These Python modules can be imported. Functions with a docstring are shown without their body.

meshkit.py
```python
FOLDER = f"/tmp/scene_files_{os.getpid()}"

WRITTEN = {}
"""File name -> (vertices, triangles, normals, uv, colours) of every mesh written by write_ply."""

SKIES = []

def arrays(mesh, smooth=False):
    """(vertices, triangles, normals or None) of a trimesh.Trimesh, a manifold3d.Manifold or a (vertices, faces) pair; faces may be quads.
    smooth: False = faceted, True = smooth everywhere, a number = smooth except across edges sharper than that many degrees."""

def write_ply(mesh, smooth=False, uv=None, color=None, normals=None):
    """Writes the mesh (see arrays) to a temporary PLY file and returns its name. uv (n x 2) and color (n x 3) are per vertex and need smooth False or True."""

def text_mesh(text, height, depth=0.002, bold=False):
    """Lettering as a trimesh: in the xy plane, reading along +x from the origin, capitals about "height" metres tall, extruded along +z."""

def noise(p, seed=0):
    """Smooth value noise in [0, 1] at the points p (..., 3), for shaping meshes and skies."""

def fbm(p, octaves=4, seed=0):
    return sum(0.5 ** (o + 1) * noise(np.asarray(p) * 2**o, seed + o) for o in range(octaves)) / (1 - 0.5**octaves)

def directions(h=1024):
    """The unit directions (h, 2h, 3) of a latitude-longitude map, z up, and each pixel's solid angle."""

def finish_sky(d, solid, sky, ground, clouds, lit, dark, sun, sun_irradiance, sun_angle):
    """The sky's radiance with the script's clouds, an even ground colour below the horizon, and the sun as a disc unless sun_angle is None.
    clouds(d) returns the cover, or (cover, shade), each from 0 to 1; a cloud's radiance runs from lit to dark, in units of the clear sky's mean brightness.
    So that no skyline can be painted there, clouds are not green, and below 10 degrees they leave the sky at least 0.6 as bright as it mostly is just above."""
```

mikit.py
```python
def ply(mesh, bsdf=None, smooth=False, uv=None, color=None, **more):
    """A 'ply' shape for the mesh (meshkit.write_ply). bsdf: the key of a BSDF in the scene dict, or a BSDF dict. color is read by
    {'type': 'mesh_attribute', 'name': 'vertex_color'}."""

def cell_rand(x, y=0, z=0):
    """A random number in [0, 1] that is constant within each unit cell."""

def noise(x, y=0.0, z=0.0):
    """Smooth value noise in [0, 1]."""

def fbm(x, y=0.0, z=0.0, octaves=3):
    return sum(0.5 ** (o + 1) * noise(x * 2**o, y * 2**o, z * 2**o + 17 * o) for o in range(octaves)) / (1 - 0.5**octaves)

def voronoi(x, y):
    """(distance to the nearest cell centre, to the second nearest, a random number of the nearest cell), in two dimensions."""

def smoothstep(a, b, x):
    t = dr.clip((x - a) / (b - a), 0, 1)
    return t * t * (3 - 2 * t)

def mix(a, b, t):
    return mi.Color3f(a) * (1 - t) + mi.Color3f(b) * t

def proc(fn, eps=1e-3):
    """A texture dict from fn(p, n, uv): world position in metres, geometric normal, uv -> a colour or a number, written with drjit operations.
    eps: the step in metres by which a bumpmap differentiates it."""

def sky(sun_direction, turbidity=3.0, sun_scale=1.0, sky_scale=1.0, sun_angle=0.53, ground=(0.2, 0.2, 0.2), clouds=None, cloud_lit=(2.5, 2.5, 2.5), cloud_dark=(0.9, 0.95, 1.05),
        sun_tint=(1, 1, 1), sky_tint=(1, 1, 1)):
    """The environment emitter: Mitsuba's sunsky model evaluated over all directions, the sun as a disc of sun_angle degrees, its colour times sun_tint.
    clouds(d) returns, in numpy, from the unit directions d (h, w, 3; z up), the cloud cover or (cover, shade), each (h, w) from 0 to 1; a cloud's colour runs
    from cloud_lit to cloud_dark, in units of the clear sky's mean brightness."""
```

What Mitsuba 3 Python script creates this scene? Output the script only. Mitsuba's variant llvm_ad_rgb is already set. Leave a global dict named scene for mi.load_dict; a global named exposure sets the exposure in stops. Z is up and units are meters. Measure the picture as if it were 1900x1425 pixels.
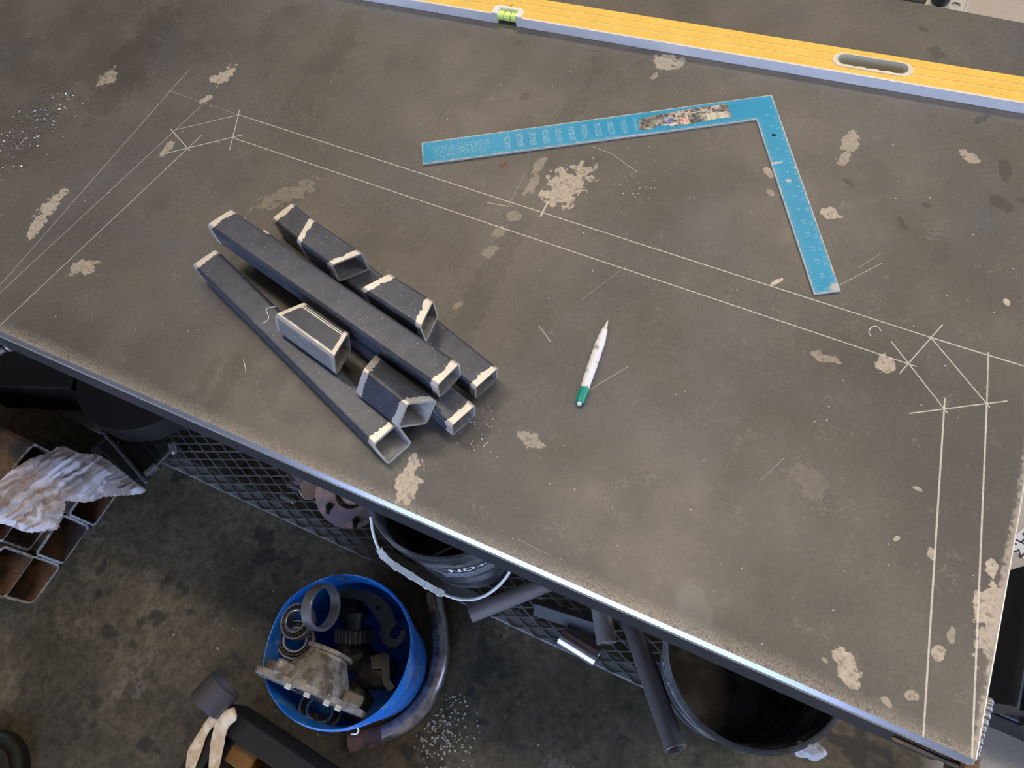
import math, random
import numpy as np, trimesh, manifold3d as m3, shapely.geometry as sg, shapely.ops as so
import drjit as dr, mitsuba as mi
import mikit, meshkit
from mikit import proc, noise, fbm, voronoi, cell_rand, smoothstep, mix

T = mi.ScalarTransform4f
scene, labels = {}, {}
rng = random.Random(7)
nrg = np.random.default_rng(7)

# ------------------------------------------------------------------ camera, sky, lamps, exposure
exposure = 0.0
POS = (-0.38430, -0.16083, 1.81872)
FWD = (-0.264837, 0.372110, -0.889604)
UP = (-0.334895, 0.829630, 0.446721)
scene['camera'] = {'type': 'perspective', 'fov': 70.118, 'fov_axis': 'x', 'near_clip': 0.05, 'far_clip': 200.0,
                   'to_world': T().look_at(origin=list(POS), target=[a + b for a, b in zip(POS, FWD)], up=list(UP))}


def clouds(d):
    n = meshkit.fbm(d * np.array([3.0, 3.0, 6.0]) + 5.0, octaves=4, seed=3)
    return np.clip(0.55 + 1.6 * (n - 0.45), 0.25, 1.0), np.clip(n * 0.6, 0, 1)


scene['sky'] = mikit.sky((0.5, 0.45, 0.75), turbidity=3.0, sun_scale=4.0, sky_scale=30.0, ground=(0.25, 0.25, 0.24),
                         clouds=clouds, cloud_lit=(1.35, 1.6, 2.1), cloud_dark=(0.95, 1.12, 1.5), sky_tint=(0.70, 0.91, 1.32))
SKY_DOOR = (-2.15, 0.55)          # the open roller door in front of the bench (x from, x to)
LAMP = (29.0, 24.6, 19.2)       # warm ceiling lamps
LAMPS = [(-2.6, 1.0), (-0.4, 1.0), (1.8, 1.0), (-2.6, 3.4), (-0.4, 3.4), (1.8, 3.4)]

# ------------------------------------------------------------------ helpers


def tm(man):
    if isinstance(man, trimesh.Trimesh):
        return man
    m = man.to_mesh()
    return trimesh.Trimesh(np.array(m.vert_properties[:, :3]), np.array(m.tri_verts), process=False)


def cat(*ms):
    return trimesh.util.concatenate([tm(m) for m in ms])


def put(key, mesh, bsdf, smooth=30, uv=None, color=None):
    n, k = 0, key
    while k in scene:
        n += 1
        k = '%s_%03d' % (key, n)
    scene[k] = mikit.ply(mesh, bsdf, smooth=smooth, uv=uv, color=color)
    return k


def name(key):
    n, k = 0, key
    while k in labels or any(q == k or q.startswith(k + '__') for q in scene):
        n += 1
        k = '%s_%03d' % (key, n)
    return k


def tag(key, label, category=None, group=None, kind=None):
    d = {'label': label}
    if category: d['category'] = category
    if group: d['group'] = group
    if kind: d['kind'] = kind
    labels[key] = d
    return key


def cbox(a, b, c=0.002):
    """A box from corner a to corner b with chamfered edges."""
    a, b = np.array(a, float), np.array(b, float)
    pts = []
    for s in np.ndindex(2, 2, 2):
        s = np.array(s)
        k = np.where(s, b, a)
        for ax in range(3):
            q = k + np.where(s, -c, c)
            q[ax] = k[ax]
            pts.append(q)
    return tm(m3.Manifold.hull_points(np.array(pts, np.float32)))


def basis(x=None, z=None, up=(0, 0, 1)):
    if z is not None:
        z = np.array(z, float); z /= np.linalg.norm(z)
        u = np.array([1.0, 0, 0]) if abs(z[0]) < 0.9 else np.array([0, 1.0, 0])
        x = u - z * (u @ z); x /= np.linalg.norm(x)
        return np.stack([x, np.cross(z, x), z], 1)
    x = np.array(x, float); x /= np.linalg.norm(x)
    u = np.array(up, float)
    y = np.cross(u, x); y /= np.linalg.norm(y)
    return np.stack([x, y, np.cross(x, y)], 1)


def move(mesh, M=None, t=(0, 0, 0)):
    m = tm(mesh).copy()
    if M is not None:
        m.vertices = m.vertices @ np.array(M).T
    m.vertices = m.vertices + np.array(t, float)
    return m


def rotz(d):
    c, s = math.cos(math.radians(d)), math.sin(math.radians(d))
    return np.array([[c, -s, 0], [s, c, 0], [0, 0, 1.0]])


def rotx(d):
    c, s = math.cos(math.radians(d)), math.sin(math.radians(d))
    return np.array([[1.0, 0, 0], [0, c, -s], [0, s, c]])


def roty(d):
    c, s = math.cos(math.radians(d)), math.sin(math.radians(d))
    return np.array([[c, 0, s], [0, 1.0, 0], [-s, 0, c]])


def lathe(prof, n=64, closed=True, a0=0.0, a1=360.0):
    """Revolves the (r, z) polyline about z."""
    p = np.array(prof, float)
    full = abs(a1 - a0 - 360) < 1e-6
    ang = np.radians(np.linspace(a0, a1, n, endpoint=not full))
    v = np.stack([p[None, :, 0] * np.cos(ang)[:, None], p[None, :, 0] * np.sin(ang)[:, None], np.broadcast_to(p[None, :, 1], (n, len(p)))], -1).reshape(-1, 3)
    m, f = len(p), []
    for i in range(n if full else n - 1):
        for j in range(m if closed else m - 1):
            a, b = i * m + j, i * m + (j + 1) % m
            c, d = ((i + 1) % n) * m + (j + 1) % m, ((i + 1) % n) * m + j
            f += [[a, d, c], [a, c, b]]
    t = trimesh.Trimesh(v, np.array(f), process=False)
    area = np.linalg.norm(np.cross(v[t.faces[:, 1]] - v[t.faces[:, 0]], v[t.faces[:, 2]] - v[t.faces[:, 0]]), axis=1)
    t.update_faces(area > 1e-14)
    return fix(t)


def fix(t):
    t = trimesh.Trimesh(t.vertices, t.faces, process=True)
    try:
        trimesh.repair.fix_normals(t)
    except Exception:
        pass
    return t


def sweep(path, prof, closed_path=False, up=(0, 0, 1)):
    """Sweeps a closed (a, b) profile along a path; a lies sideways, b towards up."""
    P = np.array(path, float)
    n = len(P)
    t = np.roll(P, -1, 0) - np.roll(P, 1, 0) if closed_path else np.gradient(P, axis=0)
    t /= np.linalg.norm(t, axis=1, keepdims=True)
    u = np.array(up, float)
    rows, side0 = [], None
    for i in range(n):
        s = np.cross(t[i], u)
        if np.linalg.norm(s) < 1e-3:
            s = side0 if side0 is not None else np.cross(t[i], [1.0, 0.1, 0])
        s = s - t[i] * (s @ t[i]); s /= np.linalg.norm(s)
        if side0 is not None and s @ side0 < 0:
            s = -s
        side0 = s
        w = np.cross(s, t[i])
        rows.append(P[i] + np.outer(np.array(prof)[:, 0], s) + np.outer(np.array(prof)[:, 1], w))
    m = len(prof)
    v = np.concatenate(rows)
    f = []
    for i in range(n if closed_path else n - 1):
        k = (i + 1) % n
        for j in range(m):
            a, b, c, d = i * m + j, i * m + (j + 1) % m, k * m + (j + 1) % m, k * m + j
            f += [[a, b, c], [a, c, d]]
    if not closed_path:
        for i, flip in ((0, True), (n - 1, False)):
            base = len(v)
            v = np.vstack([v, v[i * m:(i + 1) * m].mean(0)])
            for j in range(m):
                a, b = i * m + j, i * m + (j + 1) % m
                f.append([a, b, base] if not flip else [b, a, base])
    return fix(trimesh.Trimesh(v, np.array(f), process=False))


def circ(r, n=16, ry=None):
    a = np.arange(n) * 2 * np.pi / n
    return np.stack([r * np.cos(a), (ry or r) * np.sin(a)], 1)


def pipe(p0, p1, ro, ri=None, n=40):
    """A round pipe (or solid bar) with a small chamfer from p0 to p1."""
    p0, p1 = np.array(p0, float), np.array(p1, float)
    L = np.linalg.norm(p1 - p0)
    c = min(0.0008, ro * 0.1)
    if ri:
        prof = [(ri, 0), (ro - c, 0), (ro, c), (ro, L - c), (ro - c, L), (ri, L)]
        m = lathe(prof, n)
    else:
        m = lathe([(0, 0), (ro - c, 0), (ro, c), (ro, L - c), (ro - c, L), (0, L)], n, closed=False)
    return move(m, basis(z=p1 - p0), p0)


def extrude(poly, h):
    polys = getattr(poly, 'geoms', [poly])
    return cat(*[trimesh.creation.extrude_polygon(g, h, engine='earcut') for g in polys])


def smoothpath(pts, n=60, closed=False):
    from scipy.interpolate import splprep, splev
    P = np.array(pts, float)
    tck, _ = splprep(P.T, s=0, per=closed, k=min(3, len(P) - 1))
    return np.array(splev(np.linspace(0, 1, n), tck)).T


# ------------------------------------------------------------------ materials
def pri(color, rough=0.5, metal=0.0, spec=0.5, **k):
    c = {'type': 'rgb', 'value': list(color)} if not isinstance(color, dict) else color
    return {'type': 'twosided', 'b': {'type': 'principled', 'base_color': c, 'roughness': rough, 'metallic': metal, 'specular': spec, **k}}


def mat(key, *a, **k):
    scene[key] = pri(*a, **k)
    return key


def sp(v):
    return dr.clip(v, 0, 1)


def fn_concrete(p, n, uv):
    a = fbm(p.x * 2.3, p.y * 2.3, 1.5, octaves=5)
    b = fbm(p.x * 14, p.y * 14, 7.5, octaves=3)
    c = noise(p.x * 420, p.y * 420, 2.5)
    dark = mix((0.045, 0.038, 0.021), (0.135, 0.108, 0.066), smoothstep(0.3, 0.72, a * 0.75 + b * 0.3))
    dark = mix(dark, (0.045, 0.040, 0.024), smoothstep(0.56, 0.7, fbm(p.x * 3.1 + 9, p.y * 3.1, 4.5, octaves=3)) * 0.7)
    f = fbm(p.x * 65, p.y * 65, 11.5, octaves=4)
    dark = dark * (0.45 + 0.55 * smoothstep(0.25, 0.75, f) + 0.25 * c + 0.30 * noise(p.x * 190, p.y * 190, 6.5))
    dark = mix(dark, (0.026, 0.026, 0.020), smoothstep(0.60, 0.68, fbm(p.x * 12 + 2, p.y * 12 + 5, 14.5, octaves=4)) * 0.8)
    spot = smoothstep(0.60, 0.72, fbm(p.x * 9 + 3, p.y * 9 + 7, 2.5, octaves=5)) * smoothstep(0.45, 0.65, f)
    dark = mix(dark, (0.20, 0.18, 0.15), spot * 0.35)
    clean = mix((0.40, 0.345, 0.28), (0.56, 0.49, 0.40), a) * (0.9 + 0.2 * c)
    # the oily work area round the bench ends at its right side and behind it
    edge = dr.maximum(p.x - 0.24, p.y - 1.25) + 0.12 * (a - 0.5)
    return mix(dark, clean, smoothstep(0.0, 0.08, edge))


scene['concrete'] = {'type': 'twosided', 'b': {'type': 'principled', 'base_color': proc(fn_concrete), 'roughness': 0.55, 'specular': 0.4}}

# chalk lines scribed on the table top (metres, x and y)
CHALK = [
    ((-1.5486, 0.5588), (-1.3785, 0.5508), .0006, .35), ((-1.3785, 0.5508), (-0.1435, 0.5198), .0010, .75), ((-0.1435, 0.5198), (-0.0086, 0.5188), .0012, .8),
    ((-1.3541, 0.4978), (-0.1544, 0.4666), .0010, .75),
    ((-1.5443, 0.6194), (-1.5475, 0.0693), .0008, .5), ((-1.4595, 0.5467), (-1.5371, 0.0583), .0008, .5), ((-1.4131, 0.4829), (-1.4893, 0.0116), .0010, .65),
    ((-1.4801, 0.4753), (-1.4123, 0.4439), .0012, .7), ((-1.4573, 0.4184), (-1.3372, 0.5107), .0012, .7), ((-1.4711, 0.4770), (-1.3746, 0.5507), .0009, .6),
    ((-1.3808, 0.5632), (-1.3401, 0.4707), .0011, .7),
    ((-0.1931, 0.4937), (-0.1045, 0.4120), .0010, .8), ((-0.1349, 0.5469), (-0.1721, 0.4487), .0010, .8), ((-0.1448, 0.5193), (-0.0563, 0.4403), .0010, .8),
    ((-0.0710, 0.5235), (-0.0598, 0.4414), .0011, .8), ((-0.0598, 0.4414), (-0.0039, 0.0012), .0013, .9), ((-0.1107, 0.4310), (-0.0538, -0.0027), .0013, .9),
    ((-0.1479, 0.3926), (-0.0377, 0.4573), .0010, .8),
    ((-0.7482, 0.5271), (-0.7487, 0.5567), .0016, .8), ((-0.8421, 0.5226), (-0.8074, 0.5268), .0010, .5), ((-0.8074, 0.5268), (-0.8087, 0.6014), .0005, .35),
    ((-0.7246, 0.6951), (-0.6888, 0.6909), .0006, .6), ((-0.6888, 0.6909), (-0.6349, 0.6673), .0006, .6), ((-0.5624, 0.2566), (-0.5200, 0.3202), .0007, .4), ((-0.6667, 0.3354), (-0.6395, 0.3172), .0013, .4),
    ((-0.2829, 0.5605), (-0.2338, 0.6226), .0007, .4), ((-0.2640, 0.6018), (-0.2397, 0.6393), .0006, .3), ((-1.3696, 0.6493), (-1.3711, 0.6611), .0006, .3),
    ((-0.3004, 0.2272), (-0.2813, 0.2678), .0005, .3), ((-0.5625, 0.0288), (-0.5154, 0.0262), .0005, .3), ((-0.5854, 0.4818), (-0.6248, 0.4030), .0005, .25),
]
# bare and rust-free patches: centre, end of the long half axis, ratio of the half axes, strength
PATCH = [
    ((-1.6947, 0.5490), (-1.7045, 0.5697), .75, .55), ((-1.4647, 0.6285), (-1.4600, 0.6535), .7, .8), ((-1.4605, 0.5642), (-1.4543, 0.5754), .55, .75), ((-1.4586, 0.4402), (-1.4605, 0.4578), .45, .6),
    ((-1.5829, 0.2443), (-1.5796, 0.2718), .6, .85), ((-1.5760, 0.2044), (-1.5683, 0.1758), .4, .85), ((-1.4292, 0.1614), (-1.4086, 0.1787), .55, .7), ((-1.1813, 0.4164), (-1.1545, 0.4542), .4, .25),
    ((-0.7324, 0.6002), (-0.7184, 0.6412), .65, .75), ((-0.7167, 0.6393), (-0.6991, 0.6606), .35, .6), ((-0.6812, 0.9246), (-0.6704, 0.9398), .95, .65), ((-0.6513, 0.9315), (-0.6504, 0.9464), .4, .5), ((-0.6837, 0.8890), (-0.6802, 0.8988), .6, .5),
    ((-0.3315, 0.8405), (-0.3317, 0.8631), .5, .55), ((-0.3331, 0.8042), (-0.3314, 0.8183), .5, .5), ((-0.3264, 0.6880), (-0.3141, 0.6880), .75, .7), ((-0.4341, 0.7354), (-0.4277, 0.7281), .7, .6),
    ((-0.1549, 0.8721), (-0.1411, 0.8615), .45, .65), ((-0.1958, 0.4527), (-0.1848, 0.4617), .85, .8), ((-0.2708, 0.4348), (-0.2522, 0.4348), .35, .45), ((-0.6069, 0.1622), (-0.5881, 0.1605), .5, .5),
    ((-0.7357, 0.0441), (-0.7266, 0.0195), .6, .85), ((-0.7406, 0.0659), (-0.7461, 0.0809), .5, .7), ((-0.0853, 0.2153), (-0.0798, 0.2191), .9, .7), ((-0.0199, 0.2208), (-0.0192, 0.2317), .65, .9), ((-0.0076, 0.1733), (-0.0030, 0.2046), .6, .85), ((-0.0096, 0.1491), (-0.0058, 0.1842), .4, .8),
    ((-0.1485, 0.0429), (-0.1367, 0.0290), .6, .85), ((-0.0754, 0.0418), (-0.0705, 0.0465), .7, .6), ((-0.0980, 0.0241), (-0.0919, 0.0232), .7, .6), ((-0.0562, 0.0997), (-0.0563, 0.1100), .6, .75), ((-0.0474, 0.1258), (-0.0463, 0.1362), .4, .5),
    ((-0.1714, 0.0410), (-0.1666, 0.0392), .6, .5), ((-0.7902, 0.5128), (-0.7855, 0.5240), .8, .3), ((-0.7960, 0.4731), (-0.7898, 0.4847), .7, .3), ((-0.7968, 0.4340), (-0.7937, 0.4476), .6, .3), ((-0.7919, 0.6289), (-0.7905, 0.6486), .45, .35), ((-0.7891, 0.5797), (-0.7892, 0.6046), .35, .35), ((-0.7982, 0.3243), (-0.7946, 0.3321), .6, .3),
    ((-0.0617, 0.6159), (-0.0592, 0.6091), .6, 1.0), ((-0.1279, 0.2159), (-0.1241, 0.2190), .6, .9), ((-0.1180, 0.2906), (-0.1121, 0.2908), .5, .7), ((-0.3661, 0.5368), (-0.3621, 0.5425), .4, 1.0), ((-0.2462, 0.2500), (-0.2235, 0.2476), .8, .10), ((-0.4236, 0.6987), (-0.4171, 0.6940), .6, .4),
]
DARK_MARKS = [  # small dark spots and a few long faint darker streaks
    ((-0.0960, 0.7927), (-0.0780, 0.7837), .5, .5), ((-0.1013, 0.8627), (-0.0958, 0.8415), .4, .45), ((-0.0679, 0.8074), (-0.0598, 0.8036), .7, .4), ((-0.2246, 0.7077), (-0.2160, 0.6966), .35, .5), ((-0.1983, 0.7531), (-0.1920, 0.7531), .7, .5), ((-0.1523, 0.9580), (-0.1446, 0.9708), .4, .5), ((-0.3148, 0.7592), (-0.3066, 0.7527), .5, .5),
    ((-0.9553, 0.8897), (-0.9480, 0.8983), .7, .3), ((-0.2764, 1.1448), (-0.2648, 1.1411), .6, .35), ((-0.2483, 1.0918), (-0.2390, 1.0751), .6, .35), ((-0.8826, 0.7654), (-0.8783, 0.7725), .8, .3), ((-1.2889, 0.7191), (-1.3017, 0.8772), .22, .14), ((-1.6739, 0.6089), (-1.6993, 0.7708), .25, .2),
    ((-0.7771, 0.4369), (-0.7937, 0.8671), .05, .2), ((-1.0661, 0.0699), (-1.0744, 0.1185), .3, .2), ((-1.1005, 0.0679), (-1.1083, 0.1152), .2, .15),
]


def seg(px, py, s):
    (x0, y0), (x1, y1), w, k = s
    dx, dy = x1 - x0, y1 - y0
    L = math.hypot(dx, dy)
    t = dr.clip(((px - x0) * dx + (py - y0) * dy) / (L * L), 0, 1)
    d = dr.sqrt(dr.square(px - x0 - t * dx) + dr.square(py - y0 - t * dy))
    return k * (1 - smoothstep(w * 0.55, w * 1.15, d))


def blob(px, py, wob, s):
    (x0, y0), (x1, y1), q, k = s
    dx, dy = x1 - x0, y1 - y0
    L = math.hypot(dx, dy)
    c, e = dx / L, dy / L
    u, v = ((px - x0) * c + (py - y0) * e) / L, ((py - y0) * c - (px - x0) * e) / (L * q)
    return k * (1 - smoothstep(0.92, 1.12, dr.sqrt(u * u + v * v) + wob))


def fn_table(p, n, uv):
    x, y = p.x, p.y
    big = fbm(x * 2.2, y * 2.2, 3.5, octaves=4)
    mid = fbm(x * 9, y * 9, 8.5, octaves=4)
    fine = noise(x * 900, y * 900, 1.5)
    fine2 = noise(x * 260, y * 260, 4.5)
    c = mix((0.072, 0.067, 0.060), (0.136, 0.125, 0.111), smoothstep(0.25, 0.75, 0.55 * big + 0.45 * mid))
    c = mix(c, (0.095, 0.105, 0.118), smoothstep(0.5, 0.75, fbm(x * 4 + 3, y * 4 + 8, 2.5, octaves=3)) * 0.45)
    grain = noise(x * 420, y * 420, 41.5)
    dust = fbm(x * 45, y * 45, 44.5, octaves=4)
    c = c * (0.70 + 0.28 * fine + 0.16 * fine2 + 0.20 * grain)
    c = mix(c, (0.24, 0.22, 0.19), 0.30 * smoothstep(0.54, 0.78, dust) * smoothstep(0.40, 0.75, grain) + 0.5 * smoothstep(0.90, 0.96, noise(x * 330, y * 330, 47.5)) * smoothstep(0.4, 0.6, dust))
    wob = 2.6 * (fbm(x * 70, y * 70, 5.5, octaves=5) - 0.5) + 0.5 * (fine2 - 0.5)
    oil = mi.Float(0)  # darkening mask of the spots and the streaks together
    for s in DARK_MARKS:
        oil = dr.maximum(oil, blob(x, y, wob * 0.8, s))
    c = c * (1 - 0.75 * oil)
    pa = mi.Float(0)
    for s in PATCH:
        pa = dr.maximum(pa, blob(x, y, wob, s))
    patch = mix((0.38, 0.325, 0.25), (0.62, 0.55, 0.45), noise(x * 300, y * 300, 9.5))
    pa = pa * (1 - 0.55 * smoothstep(0.55, 0.70, fbm(x * 210, y * 210, 51.5, octaves=3)))
    c = mix(c, patch, pa)
    # a washed spill with a sharp border near the front edge
    c = mix(c, (0.15, 0.165, 0.165), blob(x, y, wob * 0.35, SPILL) * 0.35)
    # bare worn steel along the front and right edge
    w1 = (1 - smoothstep(0.001, 0.028, y + 0.022 * (fine2 - 0.5) + 0.015 * (mid - 0.5))) * smoothstep(0.25, 0.7, fine * 0.6 + fine2 * 0.4 + 0.3 * (1 - smoothstep(0.0, 0.008, y)))
    w2 = 1 - smoothstep(0.0015, 0.009, -x + 0.012 * (fine2 - 0.5) + 0.012 * (mid - 0.5))
    c = mix(c, (0.42, 0.37, 0.31), dr.maximum(w1 * 0.8, w2 * 0.8))
    # scratches: thin broken lines in two directions
    s1 = smoothstep(0.90, 0.95, noise(x * 40 + y * 28, (y * 40 - x * 28) * 9, 12.5)) * smoothstep(0.5, 0.8, noise(x * 6, y * 6, 15.5))
    s2 = smoothstep(0.91, 0.96, noise(x * 30 - y * 60, (y * 30 + x * 60) * 12, 22.5)) * smoothstep(0.5, 0.85, noise(x * 5, y * 5, 25.5))
    c = mix(c, (0.30, 0.28, 0.25), 0.42 * dr.maximum(s1, s2))
    ch = mi.Float(0)
    for s in CHALK:
        ch = dr.maximum(ch, seg(x, y, s))
    ch = ch * (0.55 + 0.6 * noise(x * 500, y * 500, 31.5))
    return mix(c, (0.66, 0.63, 0.57), sp(ch))


SPILL = ((-0.3237, 0.0303), (-0.2994, -0.0031), .5, 1.0)


def fn_table_rough(p, n, uv):
    return 0.30 + 0.22 * fbm(p.x * 16, p.y * 16, 2.5, octaves=3)


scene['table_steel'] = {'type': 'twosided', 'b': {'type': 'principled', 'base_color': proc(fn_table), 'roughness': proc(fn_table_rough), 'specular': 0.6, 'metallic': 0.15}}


def fn_mill(p, n, uv):
    a = fbm(p.x * 60, p.y * 60, p.z * 60, octaves=3)
    return mix((0.045, 0.051, 0.068), (0.090, 0.100, 0.132), a) * (0.85 + 0.3 * noise(p.x * 900, p.y * 900, p.z * 900))


def fn_bare_mask(p, n, uv):
    e = 0.0088 + 0.006 * (noise(uv.y * 90, 3.5) - 0.3) + 0.006 * (noise(uv.y * 420, uv.x * 150, 1.5) - 0.5)
    m = 1 - smoothstep(e - 0.0006, e + 0.0012, uv.x)
    d, _, r = voronoi(uv.x * 210, uv.y * 210)
    speck = (1 - smoothstep(0.05, 0.12, d)) * smoothstep(0.86, 0.88, r)
    inside = .45 + .25 * noise(p.x * 200, p.y * 200, p.z * 200)          # the unscaled inside of the tube
    return dr.select(uv.x < -.5, inside, sp(dr.maximum(m, speck)))


def fn_ground_mask(p, n, uv):
    """Tube of which the top is ground bare along its rim and in two lines, and the sides all over."""
    v = uv.y - dr.floor(uv.y / 10 + 0.5) * 10
    e = 0.005 + 0.005 * (noise(uv.y * 200, uv.x * 60, 5.5) - 0.3)
    m = 1 - smoothstep(e - 0.0006, e + 0.0012, uv.x)
    m = dr.maximum(m, smoothstep(-0.0150, -0.0185, v + 0.002 * (noise(uv.x * 200, 8.5) - 0.5)) * smoothstep(-0.026, -0.024, v))
    line = (1 - smoothstep(0.0005, 0.0012, dr.abs(v - 0.0125))) + 0.6 * (1 - smoothstep(0.0004, 0.0010, dr.abs(v - 0.0155)))
    side = smoothstep(0.0245, 0.026, dr.abs(v)) * (0.35 + 0.35 * noise(uv.x * 120, uv.y * 400, 2.5))
    return dr.select(uv.x < -.5, .5, sp(dr.maximum(dr.maximum(m, line), side)))


def fn_bare(p, n, uv):
    return mix((0.62, 0.58, 0.52), (0.80, 0.76, 0.70), noise(uv.x * 150, uv.y * 900, 4.5))


scene['mill_scale'] = {'type': 'principled', 'base_color': proc(fn_mill), 'roughness': 0.38, 'metallic': 0.35, 'specular': 0.6}
scene['bare_steel'] = {'type': 'principled', 'base_color': proc(fn_bare), 'roughness': 0.42, 'metallic': 0.65, 'specular': 0.5}
scene['tube_steel'] = {'type': 'twosided', 'b': {'type': 'blendbsdf', 'weight': proc(fn_bare_mask), 'a': {'type': 'ref', 'id': 'mill_scale'}, 'c': {'type': 'ref', 'id': 'bare_steel'}}}
scene['tube_steel_ground'] = {'type': 'twosided', 'b': {'type': 'blendbsdf', 'weight': proc(fn_ground_mask), 'a': {'type': 'ref', 'id': 'mill_scale'}, 'c': {'type': 'ref', 'id': 'bare_steel'}}}

mat('dark_paint', (0.024, 0.025, 0.028), 0.5)
mat('black_steel', (0.022, 0.022, 0.024), 0.42, 0.3)
mat('grey_steel', (0.26, 0.255, 0.26), 0.34, 0.65)
mat('shiny_steel', (0.55, 0.54, 0.55), 0.28, 0.95)
mat('polished_edge', (0.42, 0.43, 0.48), 0.3, 0.8)
mat('black_plastic', (0.018, 0.018, 0.02), 0.5)
mat('white_plastic', (0.78, 0.77, 0.72), 0.4)
mat('cream_plastic', (0.70, 0.66, 0.52), 0.45)
mat('black_rubber', (0.016, 0.016, 0.016), 0.45)
mat('galvanized', (0.62, 0.62, 0.60), 0.4, 0.6)
mat('white_print', (0.75, 0.75, 0.74), 0.6)
mat('red_print', (0.45, 0.04, 0.03), 0.6)
mat('black_print', (0.02, 0.02, 0.02), 0.6)
mat('wall_paint', (0.30, 0.29, 0.27), 0.8)
mat('ceiling_paint', (0.40, 0.39, 0.36), 0.8)


def fn_dark_iron(p, n, uv):
    a = fbm(p.x * 40, p.y * 40, p.z * 40, octaves=3)
    return mix((0.020, 0.020, 0.021), (0.060, 0.058, 0.056), a) * (0.8 + 0.4 * noise(p.x * 700, p.y * 700, p.z * 700))


scene['mesh_steel'] = {'type': 'twosided', 'b': {'type': 'principled', 'base_color': {'type': 'rgb', 'value': [.21, .215, .21]}, 'roughness': 0.4, 'metallic': 0.4}}
scene['dark_iron'] = {'type': 'twosided', 'b': {'type': 'principled', 'base_color': proc(fn_dark_iron), 'roughness': 0.45, 'metallic': 0.4}}


def fn_rust(p, n, uv):
    a = fbm(p.x * 25, p.y * 25, p.z * 25, octaves=4)
    c = mix((0.06, 0.045, 0.036), (0.25, 0.13, 0.055), smoothstep(0.35, 0.7, a))
    return c * (0.75 + 0.5 * noise(p.x * 500, p.y * 500, p.z * 500))


scene['rusty_steel'] = {'type': 'twosided', 'b': {'type': 'principled', 'base_color': proc(fn_rust), 'roughness': 0.65, 'metallic': 0.1}}


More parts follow.
